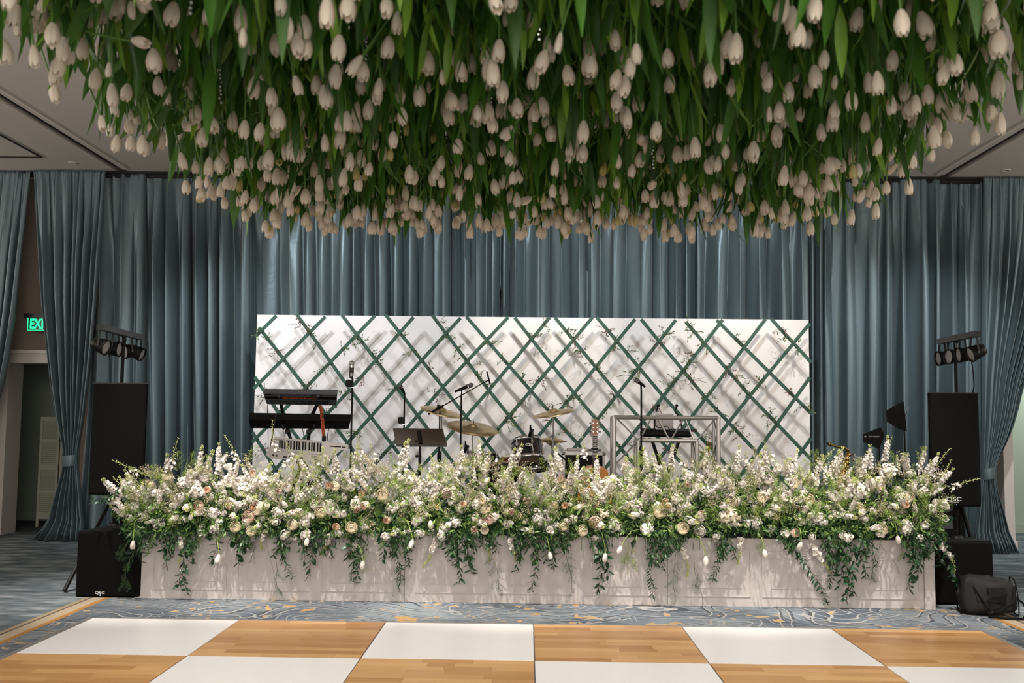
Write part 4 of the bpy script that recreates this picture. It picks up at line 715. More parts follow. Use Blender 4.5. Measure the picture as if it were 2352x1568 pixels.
# trumpet on stand
Y = 10.75; tr_ = thing('trumpet', 'brass trumpet standing bell down beside the right truss post', 'trumpet', (at(1622, 1100, Y)[0], Y, SZ))
zb_ = at(1622, 1110, Y)
G().add(tube([at(1631, 1016, Y), at(1627, 1045, Y), at(1620, 1085, Y), at(1617, 1100, Y)], [.009, .010, .018, .05], 12)).obj('bell_tube', 'brass', tr_, True)
G().add(tube([at(1624.5, 1022, Y-.03), at(1619, 1055, Y-.03), at(1611, 1078, Y-.03)], .009, 8)).add(tube([at(1630, 1017, Y-.02), at(1627, 1014, Y-.02), at(1623, 1022, Y-.02)], .009, 8)).obj('lead_tube', 'brass', tr_, True)
for k_ in range(3): p = at(1617+k_*4.2, 1041+k_*2, Y-.02); G().add(tube([p+np.array([-.05, 0, .02]), p+np.array([.06, 0, -.025])], .011, 8)).add(ball(p+np.array([-.06, 0, .025]), .011, 6, 4)).obj('valve', 'brass', tr_, True)
tst = thing('trumpet_stand', 'thin black stand under the trumpet', 'stand', (zb_[0], Y, SZ)); p = at(1619, 1092, Y); G().add(tube([(p[0], Y, p[2]), (p[0], Y, SZ+.02)], .008, 6)).obj('pole', 'black', tst)
for k_ in range(3): G().add(tube([(p[0], Y, SZ+.12), (p[0]+.15*cos(k_*2.1), Y+.15*sin(k_*2.1), SZ+.01)], .007, 5)).obj('leg', 'black', tst)
# saxophone
Y = 10.35; sx_ = thing('saxophone', 'brass saxophone standing upright among the flowers at stage right', 'saxophone', (at(1935, 1100, Y)[0], Y, SZ))
nk = [at(x, y, Y) for x, y in ((1901, 1019), (1910, 1021), (1922, 1025.5), (1935, 1025), (1945, 1030), (1949, 1040))]; G().add(tube(nk, [.009, .011, .011, .013, .015, .016], 10)).obj('neck', 'brass', sx_, True)
G().add(tube([nk[0], at(1899, 1017.5, Y), at(1898, 1017, Y)], [.012, .010, .004], 8)).obj('mouthpiece', 'black', sx_, True); G().add(lathe([(.014, -.015), (.018, -.01), (.018, .012), (.012, .015)], 10, (nk[0]+nk[1])/2, frm(nk[1]-nk[0]))).obj('ligature', 'brass', sx_, True)
bt = [at(x, y, Y) for x, y in ((1949, 1038), (1946, 1050), (1941, 1070), (1935, 1092), (1930, 1125), (1928, 1145), (1935, 1158), (1946, 1154), (1952, 1135), (1960, 1110))]; G().add(tube(bt, [.018, .021, .026, .032, .038, .042, .045, .05, .056, .075], 14)).obj('body', 'brass', sx_, True)
for k_ in range(9): p = bt[0]+(bt[4]-bt[0])*(k_+.7)/9.5; G().add(lathe([(.001, .008), (.018, .006), (.02, 0)], 10, p+np.array([.006*(-1)**k_, -.03-.0015*k_, 0]), _Rx(pi/2))).obj('key_cup', 'brass', sx_, True)
for s_ in (-1, 1): G().add(tube([bt[1]+np.array([s_*.022, -.02, 0]), bt[4]+np.array([s_*.034, -.03, 0])], .004, 5)).obj('key_rod', 'brass', sx_)
for dx, z in ((.035, .0), (.04, -.06), (-.05, -.2)): G().add(ball(bt[0]+np.array([dx, -.01, z-.02]), (.016, .01, .01), 6, 4)).obj('palm_key', 'brass', sx_, True)
sst = thing('saxophone_stand', 'black stand cradling the saxophone', 'stand', (bt[5][0], Y+.1, SZ)); G().add(tube([(bt[5][0], Y+.08, SZ+.02), (bt[3][0], Y+.06, bt[3][2])], .01, 6)).obj('pole', 'black', sst)
for k_ in range(3): G().add(tube([(bt[5][0], Y+.08, SZ+.1), (bt[5][0]+.2*cos(k_*2.1), Y+.08+.2*sin(k_*2.1), SZ+.01)], .009, 5)).obj('leg', 'black', sst)
# duffel bag
bc = fl(2286, 1416); bg = thing('shoulder_bag', 'soft black shoulder bag slumped on the carpet before the right subwoofer', 'bag', (bc[0], bc[1]+.15, 0)); c = np.array([bc[0]-.005, bc[1]+.14, 0])
us = np.linspace(0, 1, 25); V = []; R = _Rz(-.25)
for i, u in enumerate(us):
    a_ = np.arange(28)*2*pi/28; e = .48; x = (u-.5)*.50; sc = (1-abs(2*u-1)**9)**.5*.999+.001; ww, hh = .135*sc, .165*sc*(1.0+.05*sin(5*u)-.13*(u-.1))
    for t in a_:
        cy = np.sign(cos(t))*abs(cos(t))**e; cz = np.sign(sin(t))*abs(sin(t))**e; z = .168*1.0+cz*hh; lean = .08*(z/.33); wr = .005*sin(3*t+9*u)+.0025*sin(23*u+2*t)
        V.append(R @ np.array([x*(1-.06*max(0, cz)), cy*(ww+wr)+lean-.03, max(.008, z*.98+wr)]))
V = np.array(V)+c; mat('bag', (.008, .008, .0075), .7, spec=.25, bump=(400, .12)); G().add((V, quads(28, 25, True))).obj('body', 'bag', bg, True)
def bagp(x, y, z): return c+R @ np.array([x, y, z])
G().add(poly([(2268, 1350), (2310, 1350), (2306, 1367), (2290, 1371), (2272, 1367)], c[1]-.175, .02)).obj('pocket_flap', 'bag', bg)
G().add(tube([bagp(.22, -.06, .26), bagp(.18, -.17, .13), bagp(.05, -.21, .05), bagp(-.03, -.2, .035)], .014, 6)).add(tube([bagp(-.2, .0, .30), bagp(-.12, -.1, .24), bagp(-.04, -.17, .10), bagp(.0, -.19, .04)], .006, 5)).obj('strap', 'black_cloth', bg)
lo = [bagp(-.03, -.23, .012), bagp(.1, -.26, .01), bagp(.24, -.24, .012), bagp(.30, -.16, .05), bagp(.28, -.06, .12), bagp(.22, -.02, .16)]; V = []
for p in lo: V += [p+np.array([0, -.012, -.005]), p+np.array([0, .012, -.005]), p+np.array([0, .012, .012]), p+np.array([0, -.012, .012])]
G().add((np.array(V), quads(4, len(lo), True))).obj('shoulder_strap', 'black_cloth', bg)
for xx in (-.232, .232):
    G().add(tube([bagp(xx*(1-.06*max(0, sin(q))), np.sign(cos(q))*abs(cos(q))**.48*.132+.08*((.168+np.sign(sin(q))*abs(sin(q))**.48*.158)/.33)-.03, max(.012, .166+np.sign(sin(q))*abs(sin(q))**.48*.158)) for q in np.linspace(0, 2*pi, 33)], .006, 5)).obj('piping', 'black_cloth', bg, True)
G().add(tube([bagp(-.12, -.1, .22), bagp(-.1, -.135, .12), bagp(.12, -.14, .12), bagp(.15, -.1, .22)], .005, 5)).obj('pocket_seam', 'black_cloth', bg)
G().add(tube([bagp(-.22, .03, .31), bagp(0, .05, .335), bagp(.22, .03, .30)], .005, 5)).obj('zip', 'metal_dark', bg); G().add(bbox(bagp(.0, -.215, .05), (.03, .006, .02), .002)).obj('buckle', 'metal_dark', bg)
# ------------------------------------------------------------------ flower prototypes (blooms open along +z)
def petal(L_, w_, cup=.3, n_=3, tipw=.5, curl=0):                      # along +z, cupping toward -y
    V = []
    for i in range(n_+1):
        t = i/n_; ww = w_/2*(.25+.75*sin(pi*min(1, t*.5+.12)))*(1 if t < .8 else tipw+.2*(1-t)); z = L_*t*cos(cup*t); y = L_*(t*sin(cup*t))+curl*t*t*L_
        V += [(-ww, y+ww*.35, z), (0, y, z), (ww, y+ww*.35, z)]
    return np.array(V), quads(3, n_+1)
def tulip_bloom(seed, n_=6):                                           # points down: base at 0, tip at -z
    r = random.Random(seed); g = G(); L_ = .078*r.uniform(.92, 1.08); op = r.uniform(-.75, -.05); wd = r.uniform(.86, 1.12)
    for k_ in range(6):
        outer = k_ < 3; a0 = (k_ % 3)*2*pi/3+(0 if outer else pi/3)+r.uniform(-.1, .1); P_ = []; k2 = r.uniform(-.04, .06)
        for j in range(6):
            t = j/5; rr = .0255*wd*(sin(pi*min(.93, .06+t*.62+.05*(t > .5)))**.62)*(1+op*max(0, t-.5)*.8)*(1 if outer else .9); hwid = (.62 if t < .7 else .62*(1-((t-.7)/.3)**2*.6))*(1 if t > .05 else .8)
            P_.append([(rr*cos(a0+s_*hwid)*(1 if abs(s_) > 0 else 1.03), rr*sin(a0+s_*hwid)*(1 if abs(s_) > 0 else 1.03), -L_*(t*(1+k2))) for s_ in (-1, -.4, .4, 1)])
        g.add(grid(np.array(P_)), 0)
    return g
def stem_t(L_, seed=0, r=.0042): rr = random.Random(seed); return tube([(0, 0, 0), (rr.uniform(-.02, .02), rr.uniform(-.02, .02), L_*.5), (rr.uniform(-.05, .05), rr.uniform(-.05, .05), L_)], r, 5, False)
def tleaf(seed):
    r = random.Random(seed); L_ = r.uniform(.2, .34); V, T = leaf(L_, r.uniform(.026, .05), r.uniform(.1, .45), 4, .45); return V*np.array([1, 1, -1]), [(a, c, b_) for a, b_, c in T]
# ------------------------------------------------------------------ tulip canopy
ZB = 2.88; NT = 1330
rig = thing('flower_rig', 'hanging frame of green mesh panels carrying the upside down tulip canopy', 'flower rig', (0, 4.2, 3.85))
for i in range(4):
    for j in range(4): G().add(box2((-2.0+i*1.0+.01, 1.9+j*1.18+.01, 3.84), (-1.02+i*1.0, 1.9+(j+1)*1.18-.01, 3.86))).obj('mesh_panel', 'leaf_dark', rig)
for x in (-2, 2): G().add(bar((x, 1.9, 3.88), (x, 6.6, 3.88), .04, .04)).obj('frame_bar', 'metal_dark', rig)
for y in (1.9, 4.2, 6.6): G().add(bar((-2, y, 3.88), (2, y, 3.88), .04, .04)).obj('frame_bar', 'metal_dark', rig)
for x in (-1.9, 0, 1.9):
    for y in (2, 4.2, 6.4): G().add(tube([(x, y, 3.88), (x, y, H)], .004, 5)).obj('hanging_wire', 'metal_dark', rig)
blooms = [tulip_bloom(k_) for k_ in range(6)]; bm_ = [g.mesh('bloom', MT('petal_tulip'), True) for g in blooms]
stems = [G().add(stem_t(.40, k_)).mesh('stem', MT('stem'), True) for k_ in range(3)]
lf = [tleaf(k_) for k_ in range(5)]; lm = [G().add(l_).mesh('leaf', MT('tulip_leaf' if k_ < 3 else 'tulip_leaf_bright'), True) for k_, l_ in enumerate(lf)]
tx = RNG.uniform(-1.88, 1.95, NT); ty = 2.2+4.15*RNG.uniform(0, 1, NT)**.85; ty += .12*np.sin(tx*1.7+1.2)*(ty/6.3); tz = ZB+.50*RNG.uniform(0, 1, NT)**1.5
ne = 230                                                              # denser rim along the far edge and the sides
tx[:ne] = RNG.uniform(-1.85, 1.92, ne); ty[:ne] = 6.28+.12*np.sin(tx[:ne]*1.7+1.2)+RNG.uniform(-.18, .1, ne); tz[:ne] = ZB+RNG.uniform(-.02, .26, ne)
tx[ne:ne+110] = np.where(RNG.uniform(size=110) < .5, -1.88, 1.93)+RNG.uniform(-.1, .1, 110); tz[ne:ne+110] = ZB+RNG.uniform(0, .5, 110)
pp = np.array([pix((tx[i], ty[i], tz[i])) for i in range(NT)]); inv = (pp[:, 0] > -10) & (pp[:, 0] < 2362) & (pp[:, 1] > -15)
order = np.argsort(np.where(inv, ty+(tz-ZB)*1.6, 99)); near = set(order[:296].tolist())
def zone(x): return 'above the '+next(n_ for q, n_ in ((215, 'left tied drape'), (330, 'left loudspeaker'), (590, 'bare left drape'), (790, 'keyboards'), (1000, 'music stand'), (1150, 'largest cymbal'), (1290, 'tom drum'), (1400, 'guitar'), (1660, 'truss booth'), (1860, 'right trellis end'), (2100, 'saxophone and antennas'), (9999, 'right loudspeaker')) if x < q)
buds = set(i for i in range(NT) if RNG.uniform() < .13)
gst = G(); R0 = [_Rz(a) for a in np.arange(12)*pi/6]
bV = {}; 
for i in range(NT):
    tilt = RNG.normal(0, .10, 2) if RNG.uniform() > .08 else RNG.normal(0, .5, 2); R = _Rz(RNG.uniform(0, 6.28)) ; R = _Rx(tilt[0]) @ np.array([[cos(tilt[1]), 0, sin(tilt[1])], [0, 1, 0], [-sin(tilt[1]), 0, cos(tilt[1])]]) @ R
    s_ = RNG.uniform(.86, 1.14)*(.72 if i in buds else 1); p = (tx[i], ty[i], tz[i]+.078); nl = 3 if i in near else 2
    LR = [(RNG.integers(5), RNG.uniform(0, 6.28), RNG.uniform(.14, .38)) for _ in range(nl)]
    if i in near:
        x0 = pp[i, 0]; row = 'topmost rows' if pp[i, 1] < 60 else 'second rows' if pp[i, 1] < 130 else 'third rows' if pp[i, 1] < 190 else 'fourth rows' if pp[i, 1] < 250 else 'fifth rows' if pp[i, 1] < 320 else 'lower rows'
        t_ = thing('tulip', 'white tulip upside down in the ceiling canopy, %s, %s' % (row, zone(x0)) if i not in buds else 'small unopened tulip upside down in the ceiling canopy, %s, %s' % (row, zone(x0)), 'tulip', p, 'white tulips hanging in the ceiling canopy')
        o = inst('bloom', bm_[i % 6], t_, (0, 0, 0), R, s_)
        if i in buds: o.data = bm_[i % 6]; o.scale = (s_*.8, s_*.8, s_)
        inst('stem', stems[i % 3], t_, (0, 0, -.004), R @ np.eye(3), 1)
        for k_, a_, z_ in LR: inst('leaf', lm[k_], t_, (.006*cos(a_), .006*sin(a_), z_+.06), _Rz(a_) @ _Rx(RNG.normal(0, .15)), 1)
    else: bV.setdefault(('b', i % 6, i in buds), []).append((R*s_, p)); bV.setdefault(('s', i % 3, 0), []).append((R, p)); [bV.setdefault(('l', int(k_), 0), []).append((_Rz(a_) @ _Rx(RNG.normal(0, .15)), (p[0], p[1], p[2]+z_+.06))) for k_, a_, z_ in LR]
for (kd, k_, f_), L_ in bV.items():
    Rs, ts = np.array([a for a, _ in L_]), np.array([b_ for _, b_ in L_])
    if kd == 'b': gst.many(blooms[k_].vt(), Rs, ts, 1 if f_ else 0)
    elif kd == 's': gst.many(stem_t(.40, k_), Rs, ts, 2)
    else: gst.many(lf[k_], Rs, ts, 3 if k_ < 3 else 4)
o = gst.obj('tulips', ('petal_tulip', 'tulip_bud', 'stem', 'tulip_leaf', 'tulip_leaf_bright'), None, True, (0, 5, 3.4)); setp(o, 'mass of smaller white tulips in the far part of the hanging ceiling canopy', 'tulips', None, 'stuff')
# leaves filling the canopy
g = G(); NL = 5600
lx = RNG.uniform(-1.95, 2.0, NL); ly = RNG.uniform(2.0, 6.5, NL); lz = RNG.uniform(3.25, 3.85, NL); lz[:1500] = RNG.uniform(3.12, 3.45, 1500)
for k_ in range(5):
    s_ = slice(k_, NL, 5); n_ = len(lx[s_]); Rs = np.array([_Rz(RNG.uniform(0, 6.28)) @ _Rx(RNG.normal(0, .3)) for _ in range(n_)])
    g.many(lf[k_], Rs*RNG.uniform(.8, 1.15, n_)[:, None, None], np.stack([lx[s_], ly[s_], lz[s_]], 1), 0 if k_ < 3 else 1)
setp(g.obj('leaves', ('tulip_leaf', 'tulip_leaf_bright'), None, True, (0, 4.2, 3.6)), 'dense green tulip leaves filling the hanging ceiling canopy', 'foliage', None, 'stuff')
for k_, (px, py) in enumerate(((437, 30), (505, 235), (640, 300), (838, 175), (1420, 255), (1128, 270), (1500, 385), (1240, 90))):
    Yk = 2.9+(py/300)*1.5; p = at(px, py, Yk); g = G()
    for j in range(14): g.add(ball((p[0]+RNG.normal(0, .003), p[1], p[2]+j*.018), .0055, 5, 4))
    cs = thing('crystal_strand', 'string of clear glass beads hanging among the canopy tulips', 'bead string', (p[0], p[1], p[2]+.25), 'bead strings in the canopy'); setp(g.obj('beads', 'crystal', cs), kind='stuff'); G().add(tube([p, p+np.array([0, 0, 3.84-p[2]])], .001, 3)).obj('thread', 'metal_dark', cs)
# ------------------------------------------------------------------ jasmine sprigs on the lattice
LM = [(360, 'beside the left subwoofer'), (480, 'before the left drape'), (590, 'at the left edge of the backdrop'), (700, 'below the white keytar keys'), (790, 'below the keytar neck'), (870, 'beside the tall chrome microphone'), (960, 'left of the music stand pole'), (1040, 'right of the music stand pole'), (1120, 'before the bass drum'), (1190, 'left of the tom drum'), (1270, 'right of the tom drum'), (1340, 'left of the guitar'), (1400, 'right of the guitar'), (1470, 'at the left truss posts'), (1540, 'below the disc jockey controller'), (1640, 'beside the trumpet'), (1730, 'right of the truss booth'), (1800, 'below the right trellis end'), (1880, 'at the right edge of the backdrop'), (1960, 'below the saxophone'), (2040, 'below the small paddle antenna'), (2110, 'below the large paddle antenna'), (9999, 'beside the right loudspeaker')]
def lmk(px): return next(n_ for x_, n_ in LM if px < x_)
def lvl(py): return 'high' if py < 1105 else 'midway' if py < 1165 else 'low' if py < 1225 else 'hanging'
def sprig(px, py, seed):
    r = np.random.default_rng(seed); Y = YT-.006; p = at(px, py, Y); g1, g2 = G(), G(); D = []; Pn = []; nb = r.integers(3, 6)
    for _ in range(nb):
        a_ = r.uniform(0, 2*pi); L_ = r.uniform(.06, .17); d = np.array([cos(a_), -.25, sin(a_)*.8-.1]); e = p+d*L_; q = (p+e)/2+np.array([0, -.01, .012]); g1.add(tube([p, q, e], .0014, 3, False))
        for t in np.linspace(.15, 1, 7):
            c = p*(1-t)+e*t; dd = d+r.normal(0, .7, 3); D.append(dd/np.linalg.norm(dd)); Pn.append(c)
    D = np.array(D); g2.many(leaf(.042, .013, .3, 2), Rs_from(D, r.uniform(0, 6, len(D)), r.uniform(.7, 1.35, len(D))), Pn)
    hz = 'top' if py < 790 else 'upper middle' if py < 870 else 'lower middle' if py < 960 else 'bottom'
    red = seed % 4 == 0
    t_ = thing('jasmine_sprig', '%s leafy sprig on the %s trellis %s' % ('reddish' if red else 'green', hz, lmk(px).replace('below', 'above').replace('before', 'behind')), 'sprig', p, 'leafy sprigs woven through the trellis')
    g1.obj('stem', 'stem_brown', t_); setp(g2.obj('leaves', 'jasmine_red' if red else 'jasmine', t_), kind='stuff')
SPR = [(700, 740), (722, 790), (740, 830), (622, 775), (640, 800), (712, 770), (795, 810), (820, 775), (720, 880), (700, 895), (830, 790), (850, 820), (875, 835), (905, 890), (930, 770), (945, 805), (985, 850), (1010, 740), (1025, 770), (1045, 800), (1060, 820), (1075, 845), (1090, 870), (1105, 890), (1000, 905), (1130, 785), (1165, 820), (1205, 870), (1245, 880), (1245, 740), (1225, 770), (1290, 765), (1315, 780), (1345, 800), (1362, 835), (1390, 845), (1400, 755), (1412, 790), (1440, 805), (1465, 850), (1410, 910), (1408, 945), (1480, 840), (1515, 760), (1512, 790), (1580, 745), (1592, 765), (1618, 790), (1600, 815), (1590, 840), (1565, 855), (1545, 870), (1585, 870), (1555, 900), (1610, 850), (1640, 905), (1672, 850), (1690, 860), (1655, 940), (1700, 905), (1785, 760), (1800, 775), (1830, 800), (1840, 930), (1825, 905), (1780, 965), (1755, 965), (1690, 980), (1705, 1000), (1180, 955), (1160, 965), (1215, 930), (1262, 930), (1300, 925), (1335, 910), (1375, 960), (1270, 970), (1310, 985), (1150, 1000), (1090, 985), (760, 965), (830, 1000), (880, 1030), (612, 905), (600, 1035), (690, 900), (770, 945), (785, 905), (845, 870), (800, 985), (1430, 1020), (1460, 870), (1500, 925), (1690, 790), (1740, 870), (1590, 1020), (1545, 1040), (585, 760)]
SEG = [(np.array(a, float), np.array(b_, float)) for L_ in BS+SS for a, b_ in zip(L_[:-1], L_[1:])]
for k_, (x, y) in enumerate(SPR):
    q = np.array([x, y], float); best = min(((np.linalg.norm(q-(a+(b_-a)*np.clip(np.dot(q-a, b_-a)/np.dot(b_-a, b_-a), 0, 1))), tuple(a+(b_-a)*np.clip(np.dot(q-a, b_-a)/np.dot(b_-a, b_-a), 0, 1))) for a, b_ in SEG))
    sprig(best[1][0], best[1][1], k_+100)
# ------------------------------------------------------------------ flower bank prototypes
def cup(R_, a0, span, th0, th1, lip, ruff, r):
    P_ = []
    for j in range(5):
        t = j/4; th = th0+(th1-th0)*t; rr = R_*(1+lip*t**2); row = []
        for s_ in (-1, -.5, 0, .5, 1):
            w_ = span*(1-.35*t*t)*s_; th2 = th+.22*abs(s_)**2*t; q = rr*(1+ruff*r.uniform(-1, 1)*t)*(1-.04*abs(s_)); row.append((q*sin(th2)*cos(a0+w_), q*sin(th2)*sin(a0+w_), q*cos(th2)))
        P_.append(row)
    return grid(np.array(P_))
def rose(seed, layers=4, R_=.05, ruff=0, op=1.0):
    r = random.Random(seed); g = G()
    for l_ in range(layers):
        f = (l_+1)/layers; n_ = 3+l_
        for k_ in range(n_): g.add(cup(R_*(.30+.70*f)*r.uniform(.94, 1.05), 2*pi*(k_+r.random()*.3)/n_+l_*.7, 1.15-.2*f, 2.2, .16+(.62*f+r.uniform(-.1, .1))*op, -.05+.3*f*f, ruff, r), 0)
    g.add(ball((0, 0, R_*.2), (R_*.3, R_*.3, R_*.5), 8, 4), 0); return g
def ranunculus(seed, R_=.030):
    g = rose(seed, 3, R_, 0, 1.15); g.add(ball((0, 0, R_*.62), (R_*.26, R_*.26, R_*.16), 8, 4), 1); return g
fl5 = G()
PT5 = (np.array([(0, 0, 0), (-.0085, .001, .006), (-.006, .004, .0145), (.006, .004, .0145), (.0085, .001, .006)]), [(0, 1, 4), (1, 2, 3), (1, 3, 4)])
for k_ in range(5): fl5.add(PT5, 0, _Rz(k_*2*pi/5) @ _Rx(-1.0+.25*(k_ % 2)))
def florets(points, D, s): g = G(); g.many(fl5.vt(), Rs_from(np.array(D), None, s), points, 0); return g
def spike(seed, L_=.26, wd=.024, lime=.25):
    r = np.random.default_rng(seed); n_ = int(L_*400); t = np.sort(r.uniform(0, 1, n_)**.9); a_ = r.uniform(0, 2*pi, n_); rad = wd*1.35*(1-.7*t**1.5)*r.uniform(.3, 1.25, n_)
    P_ = np.stack([rad*np.cos(a_), rad*np.sin(a_), L_*t], 1); D = np.stack([np.cos(a_), np.sin(a_), r.uniform(.0, .8, n_)], 1); D /= np.linalg.norm(D, axis=1)[:, None]
    g = G(); m1 = t < 1-lime; g.many(fl5.vt(), Rs_from(D[m1], None, r.uniform(.75, 1.25, m1.sum())*(1.1-.4*t[m1])), P_[m1], 0)
    g.many(ball((0, 0, .004), (.0045, .0045, .007), 5, 3), Rs_from(D[~m1]), P_[~m1], 1)
    return g
def hydrangea(seed, R_=.075, n_=110):
    r = np.random.default_rng(seed); D = r.normal(size=(n_, 3)); D[:, 2] = np.abs(D[:, 2])*1.0-.35; D /= np.linalg.norm(D, axis=1)[:, None]; g = G(); g.many(fl5.vt(), Rs_from(D, None, r.uniform(.75, 1.3, n_)), D*R_*r.uniform(.6, 1.15, n_)[:, None], 0); g.add(ball((0, 0, 0), R_*.72, 8, 6), 0); return g
def larkspur(L_=.3, seed=0, sweep=.1):                                 # open lime tip, sparse
    r = np.random.default_rng(seed); n_ = int(L_*75); t = np.linspace(.15, 1, n_); g = G(); c = np.stack([sweep*t**2*L_, 0*t, L_*t], 1); a_ = np.arange(n_)*2.4
    off = .022*(1.1-t)+.004; P_ = c+np.stack([np.cos(a_)*off, np.sin(a_)*off, 0*t], 1); D = np.stack([np.cos(a_), np.sin(a_), .8+0*t], 1); D /= np.linalg.norm(D, axis=1)[:, None]
    k_ = t < .45; g.many(fl5.vt(), Rs_from(D[k_], None, np.full(k_.sum(), 1.25)), P_[k_], 0); g.many(ball((0, 0, .004), (.006, .006, .009), 5, 4), Rs_from(D[~k_], None, 1.15-.5*t[~k_]), P_[~k_], 1)
    return g, c
def place_R(d, roll=None): return Rs_from(np.array([d])/np.linalg.norm(d), np.array([RNG.uniform(0, 6.28) if roll is None else roll]))[0]
PW = 'petal_white'
mesh_rose = {}; 
for c_ in ('petal_cream', 'petal_blush', PW, 'petal_peach'):
    for k_ in range(2): mesh_rose[c_, k_] = rose(k_+5, 6, .05, .05, 1.25).mesh('petals', MT(c_), True)
def peony(seed, R_=.052, n_=64):
    r = np.random.default_rng(seed); rr = random.Random(seed); D = r.normal(size=(n_, 3)); D[:, 2] = np.abs(D[:, 2])*1.2-.25; D /= np.linalg.norm(D, axis=1)[:, None]; g = G()
    for i in range(n_):
        V, T = cup(R_*.62, 0, .8, .0, .75, -.15, .16, rr); V = V-np.array([0, 0, R_*.62]); g.add((V, T), 0, Rs_from(D[i:i+1])[0], D[i]*R_*(.45+.6*r.uniform()))
    return g
mesh_peony = [peony(40+k_).mesh('petals', MT(PW), True) for k_ in range(3)]; mesh_peony_c = [peony(50+k_).mesh('petals', MT('petal_cream'), True) for k_ in range(2)]
mesh_ran = {c_: ranunculus(3).mesh('petals', MT(c_, 'peach_heart' if c_ != 'petal_cream' else 'yellow_heart'), True) for c_ in ('petal_peach', 'petal_blush', 'petal_cream')}
mesh_spike = [spike(k_, .2+.025*k_, .021+.0015*(k_ % 3), .12+.06*(k_ % 3)).mesh('florets', MT(PW, 'bud_lime')) for k_ in range(6)]; mesh_hy = [hydrangea(k_).mesh('florets', MT(PW)) for k_ in range(3)]; mesh_cl = [hydrangea(k_+9, .036, 34).mesh('florets', MT(PW)) for k_ in range(4)]
mesh_stem = G().add(tube([(0, 0, 0), (.004, 0, -.1), (0, .01, -.22)], .0028, 5, False)).mesh('stem', MT('stem')); mesh_lf = [G().add(leaf(.09, .034, .3, 3)).mesh('leaf', MT(m_), True) for m_ in ('leaf_dark', 'leaf_mid')]
tb_up = [tulip_bloom(k_+20).mesh('bloom', MT(PW), True) for k_ in range(2)]
def Yz(z): return 9.06+.42*max(0, z-.55)
def bed_at(px, py, dy=0):
    Y = 9.2
    for _ in range(3): Y = Yz(at(px, py, Y)[2])+dy
    return at(px, py, Y)
def flower(name, me, px, py, s, d, lab, cat, grp, stem=True, leafk=None, dy=0, part='petals'):
    p = bed_at(px, py, dy); t_ = thing(name, '%s %s in the flowers %s' % (lab, lvl(py), lmk(px)), cat, p, grp); R = place_R(d); inst(part, me, t_, (0, 0, 0), R, s)
    if stem: inst('stem', mesh_stem, t_, -R[:, 2]*.0, place_R(np.array(d)*.3+np.array([0, -.4, 1.0])), 1)
    if leafk is not None: dd = np.array([RNG.normal(), -.5, RNG.normal()-.3]); inst('leaf', mesh_lf[leafk], t_, tuple(-R[:, 2]*.03), place_R(dd), RNG.uniform(.6, 1.1))
    return t_
def fd(a=.35): return np.array([RNG.normal(0, .25), -1, a+RNG.normal(0, .2)])
K_ = {'c': 'petal_cream', 'w': PW, 'b': 'petal_blush', 'p': 'petal_peach'}; NMC = {'c': 'cream', 'w': 'white', 'b': 'blush', 'p': 'peach'}
ROSES = [(880, 1137, 14, 'c'), (542, 1209, 12, 'c'), (576, 1220, 11, 'c'), (673, 1205, 13, 'c'), (737, 1176, 14, 'c'), (572, 1186, 14, 'b'), (457, 1163, 12, 'b'), (808, 1211, 13, 'c'), (773, 1180, 10, 'w'), (1025, 1132, 12, 'b'), (1116, 1169, 14, 'c'), (1123, 1191, 14, 'b'), (770, 1117, 11, 'c'), (798, 1114, 12, 'w'), (1294, 1113, 10, 'c'), (1294, 1208, 11, 'c'), (1338, 1219, 12, 'c'), (1367, 1198, 14, 'b'), (1515, 1177, 14, 'c'), (1567, 1214, 14, 'c'), (1680, 1152, 14, 'c'), (1749, 1144, 12, 'c'), (1609, 1186, 12, 'w'), (1608, 1219, 13, 'w'), (1857, 1147, 13, 'c'), (1914, 1140, 12, 'w'), (1802, 1140, 13, 'w'), (1824, 1110, 11, 'c'), (1765, 1101, 11, 'w'), (1825, 1224, 10, 'b'), (2021, 1115, 10, 'c'), (2089, 1142, 11, 'c'), (2026, 1216, 12, 'c'), (2151, 1155, 10, 'w'), (593, 1168, 17, 'c'), (959, 1122, 10, 'w'), (1113, 1218, 10, 'c'), (660, 1120, 11, 'w'), (470, 1098, 10, 'w'), (384, 1092, 12, 'c'), (530, 1108, 11, 'w'), (345, 1112, 10, 'c')]
for x, y, r_, c_ in ROSES: flower('garden_rose', mesh_rose[K_[c_], x % 2], x, y, r_/13, fd(), NMC[c_]+' garden rose', 'rose', 'garden roses in the stage flower bank', True, x % 2, -.06)
PEON = [(558, 1125, 20, 'w'), (601, 1108, 22, 'w'), (1580, 1092, 15, 'w'), (1485, 1216, 17, 'w'), (1676, 1186, 23, 'c'), (2043, 1083, 21, 'w'), (423, 1108, 16, 'w'), (1620, 1130, 14, 'w'), (1385, 1180, 13, 'c')]
for x, y, r_, c_ in PEON: flower('peony', (mesh_peony if c_ == 'w' else mesh_peony_c)[x % 2], x, y, r_/11.5, fd(.5), 'large ruffled %s peony' % NMC[c_], 'peony', 'large ruffled peonies', True, 0, -.05)
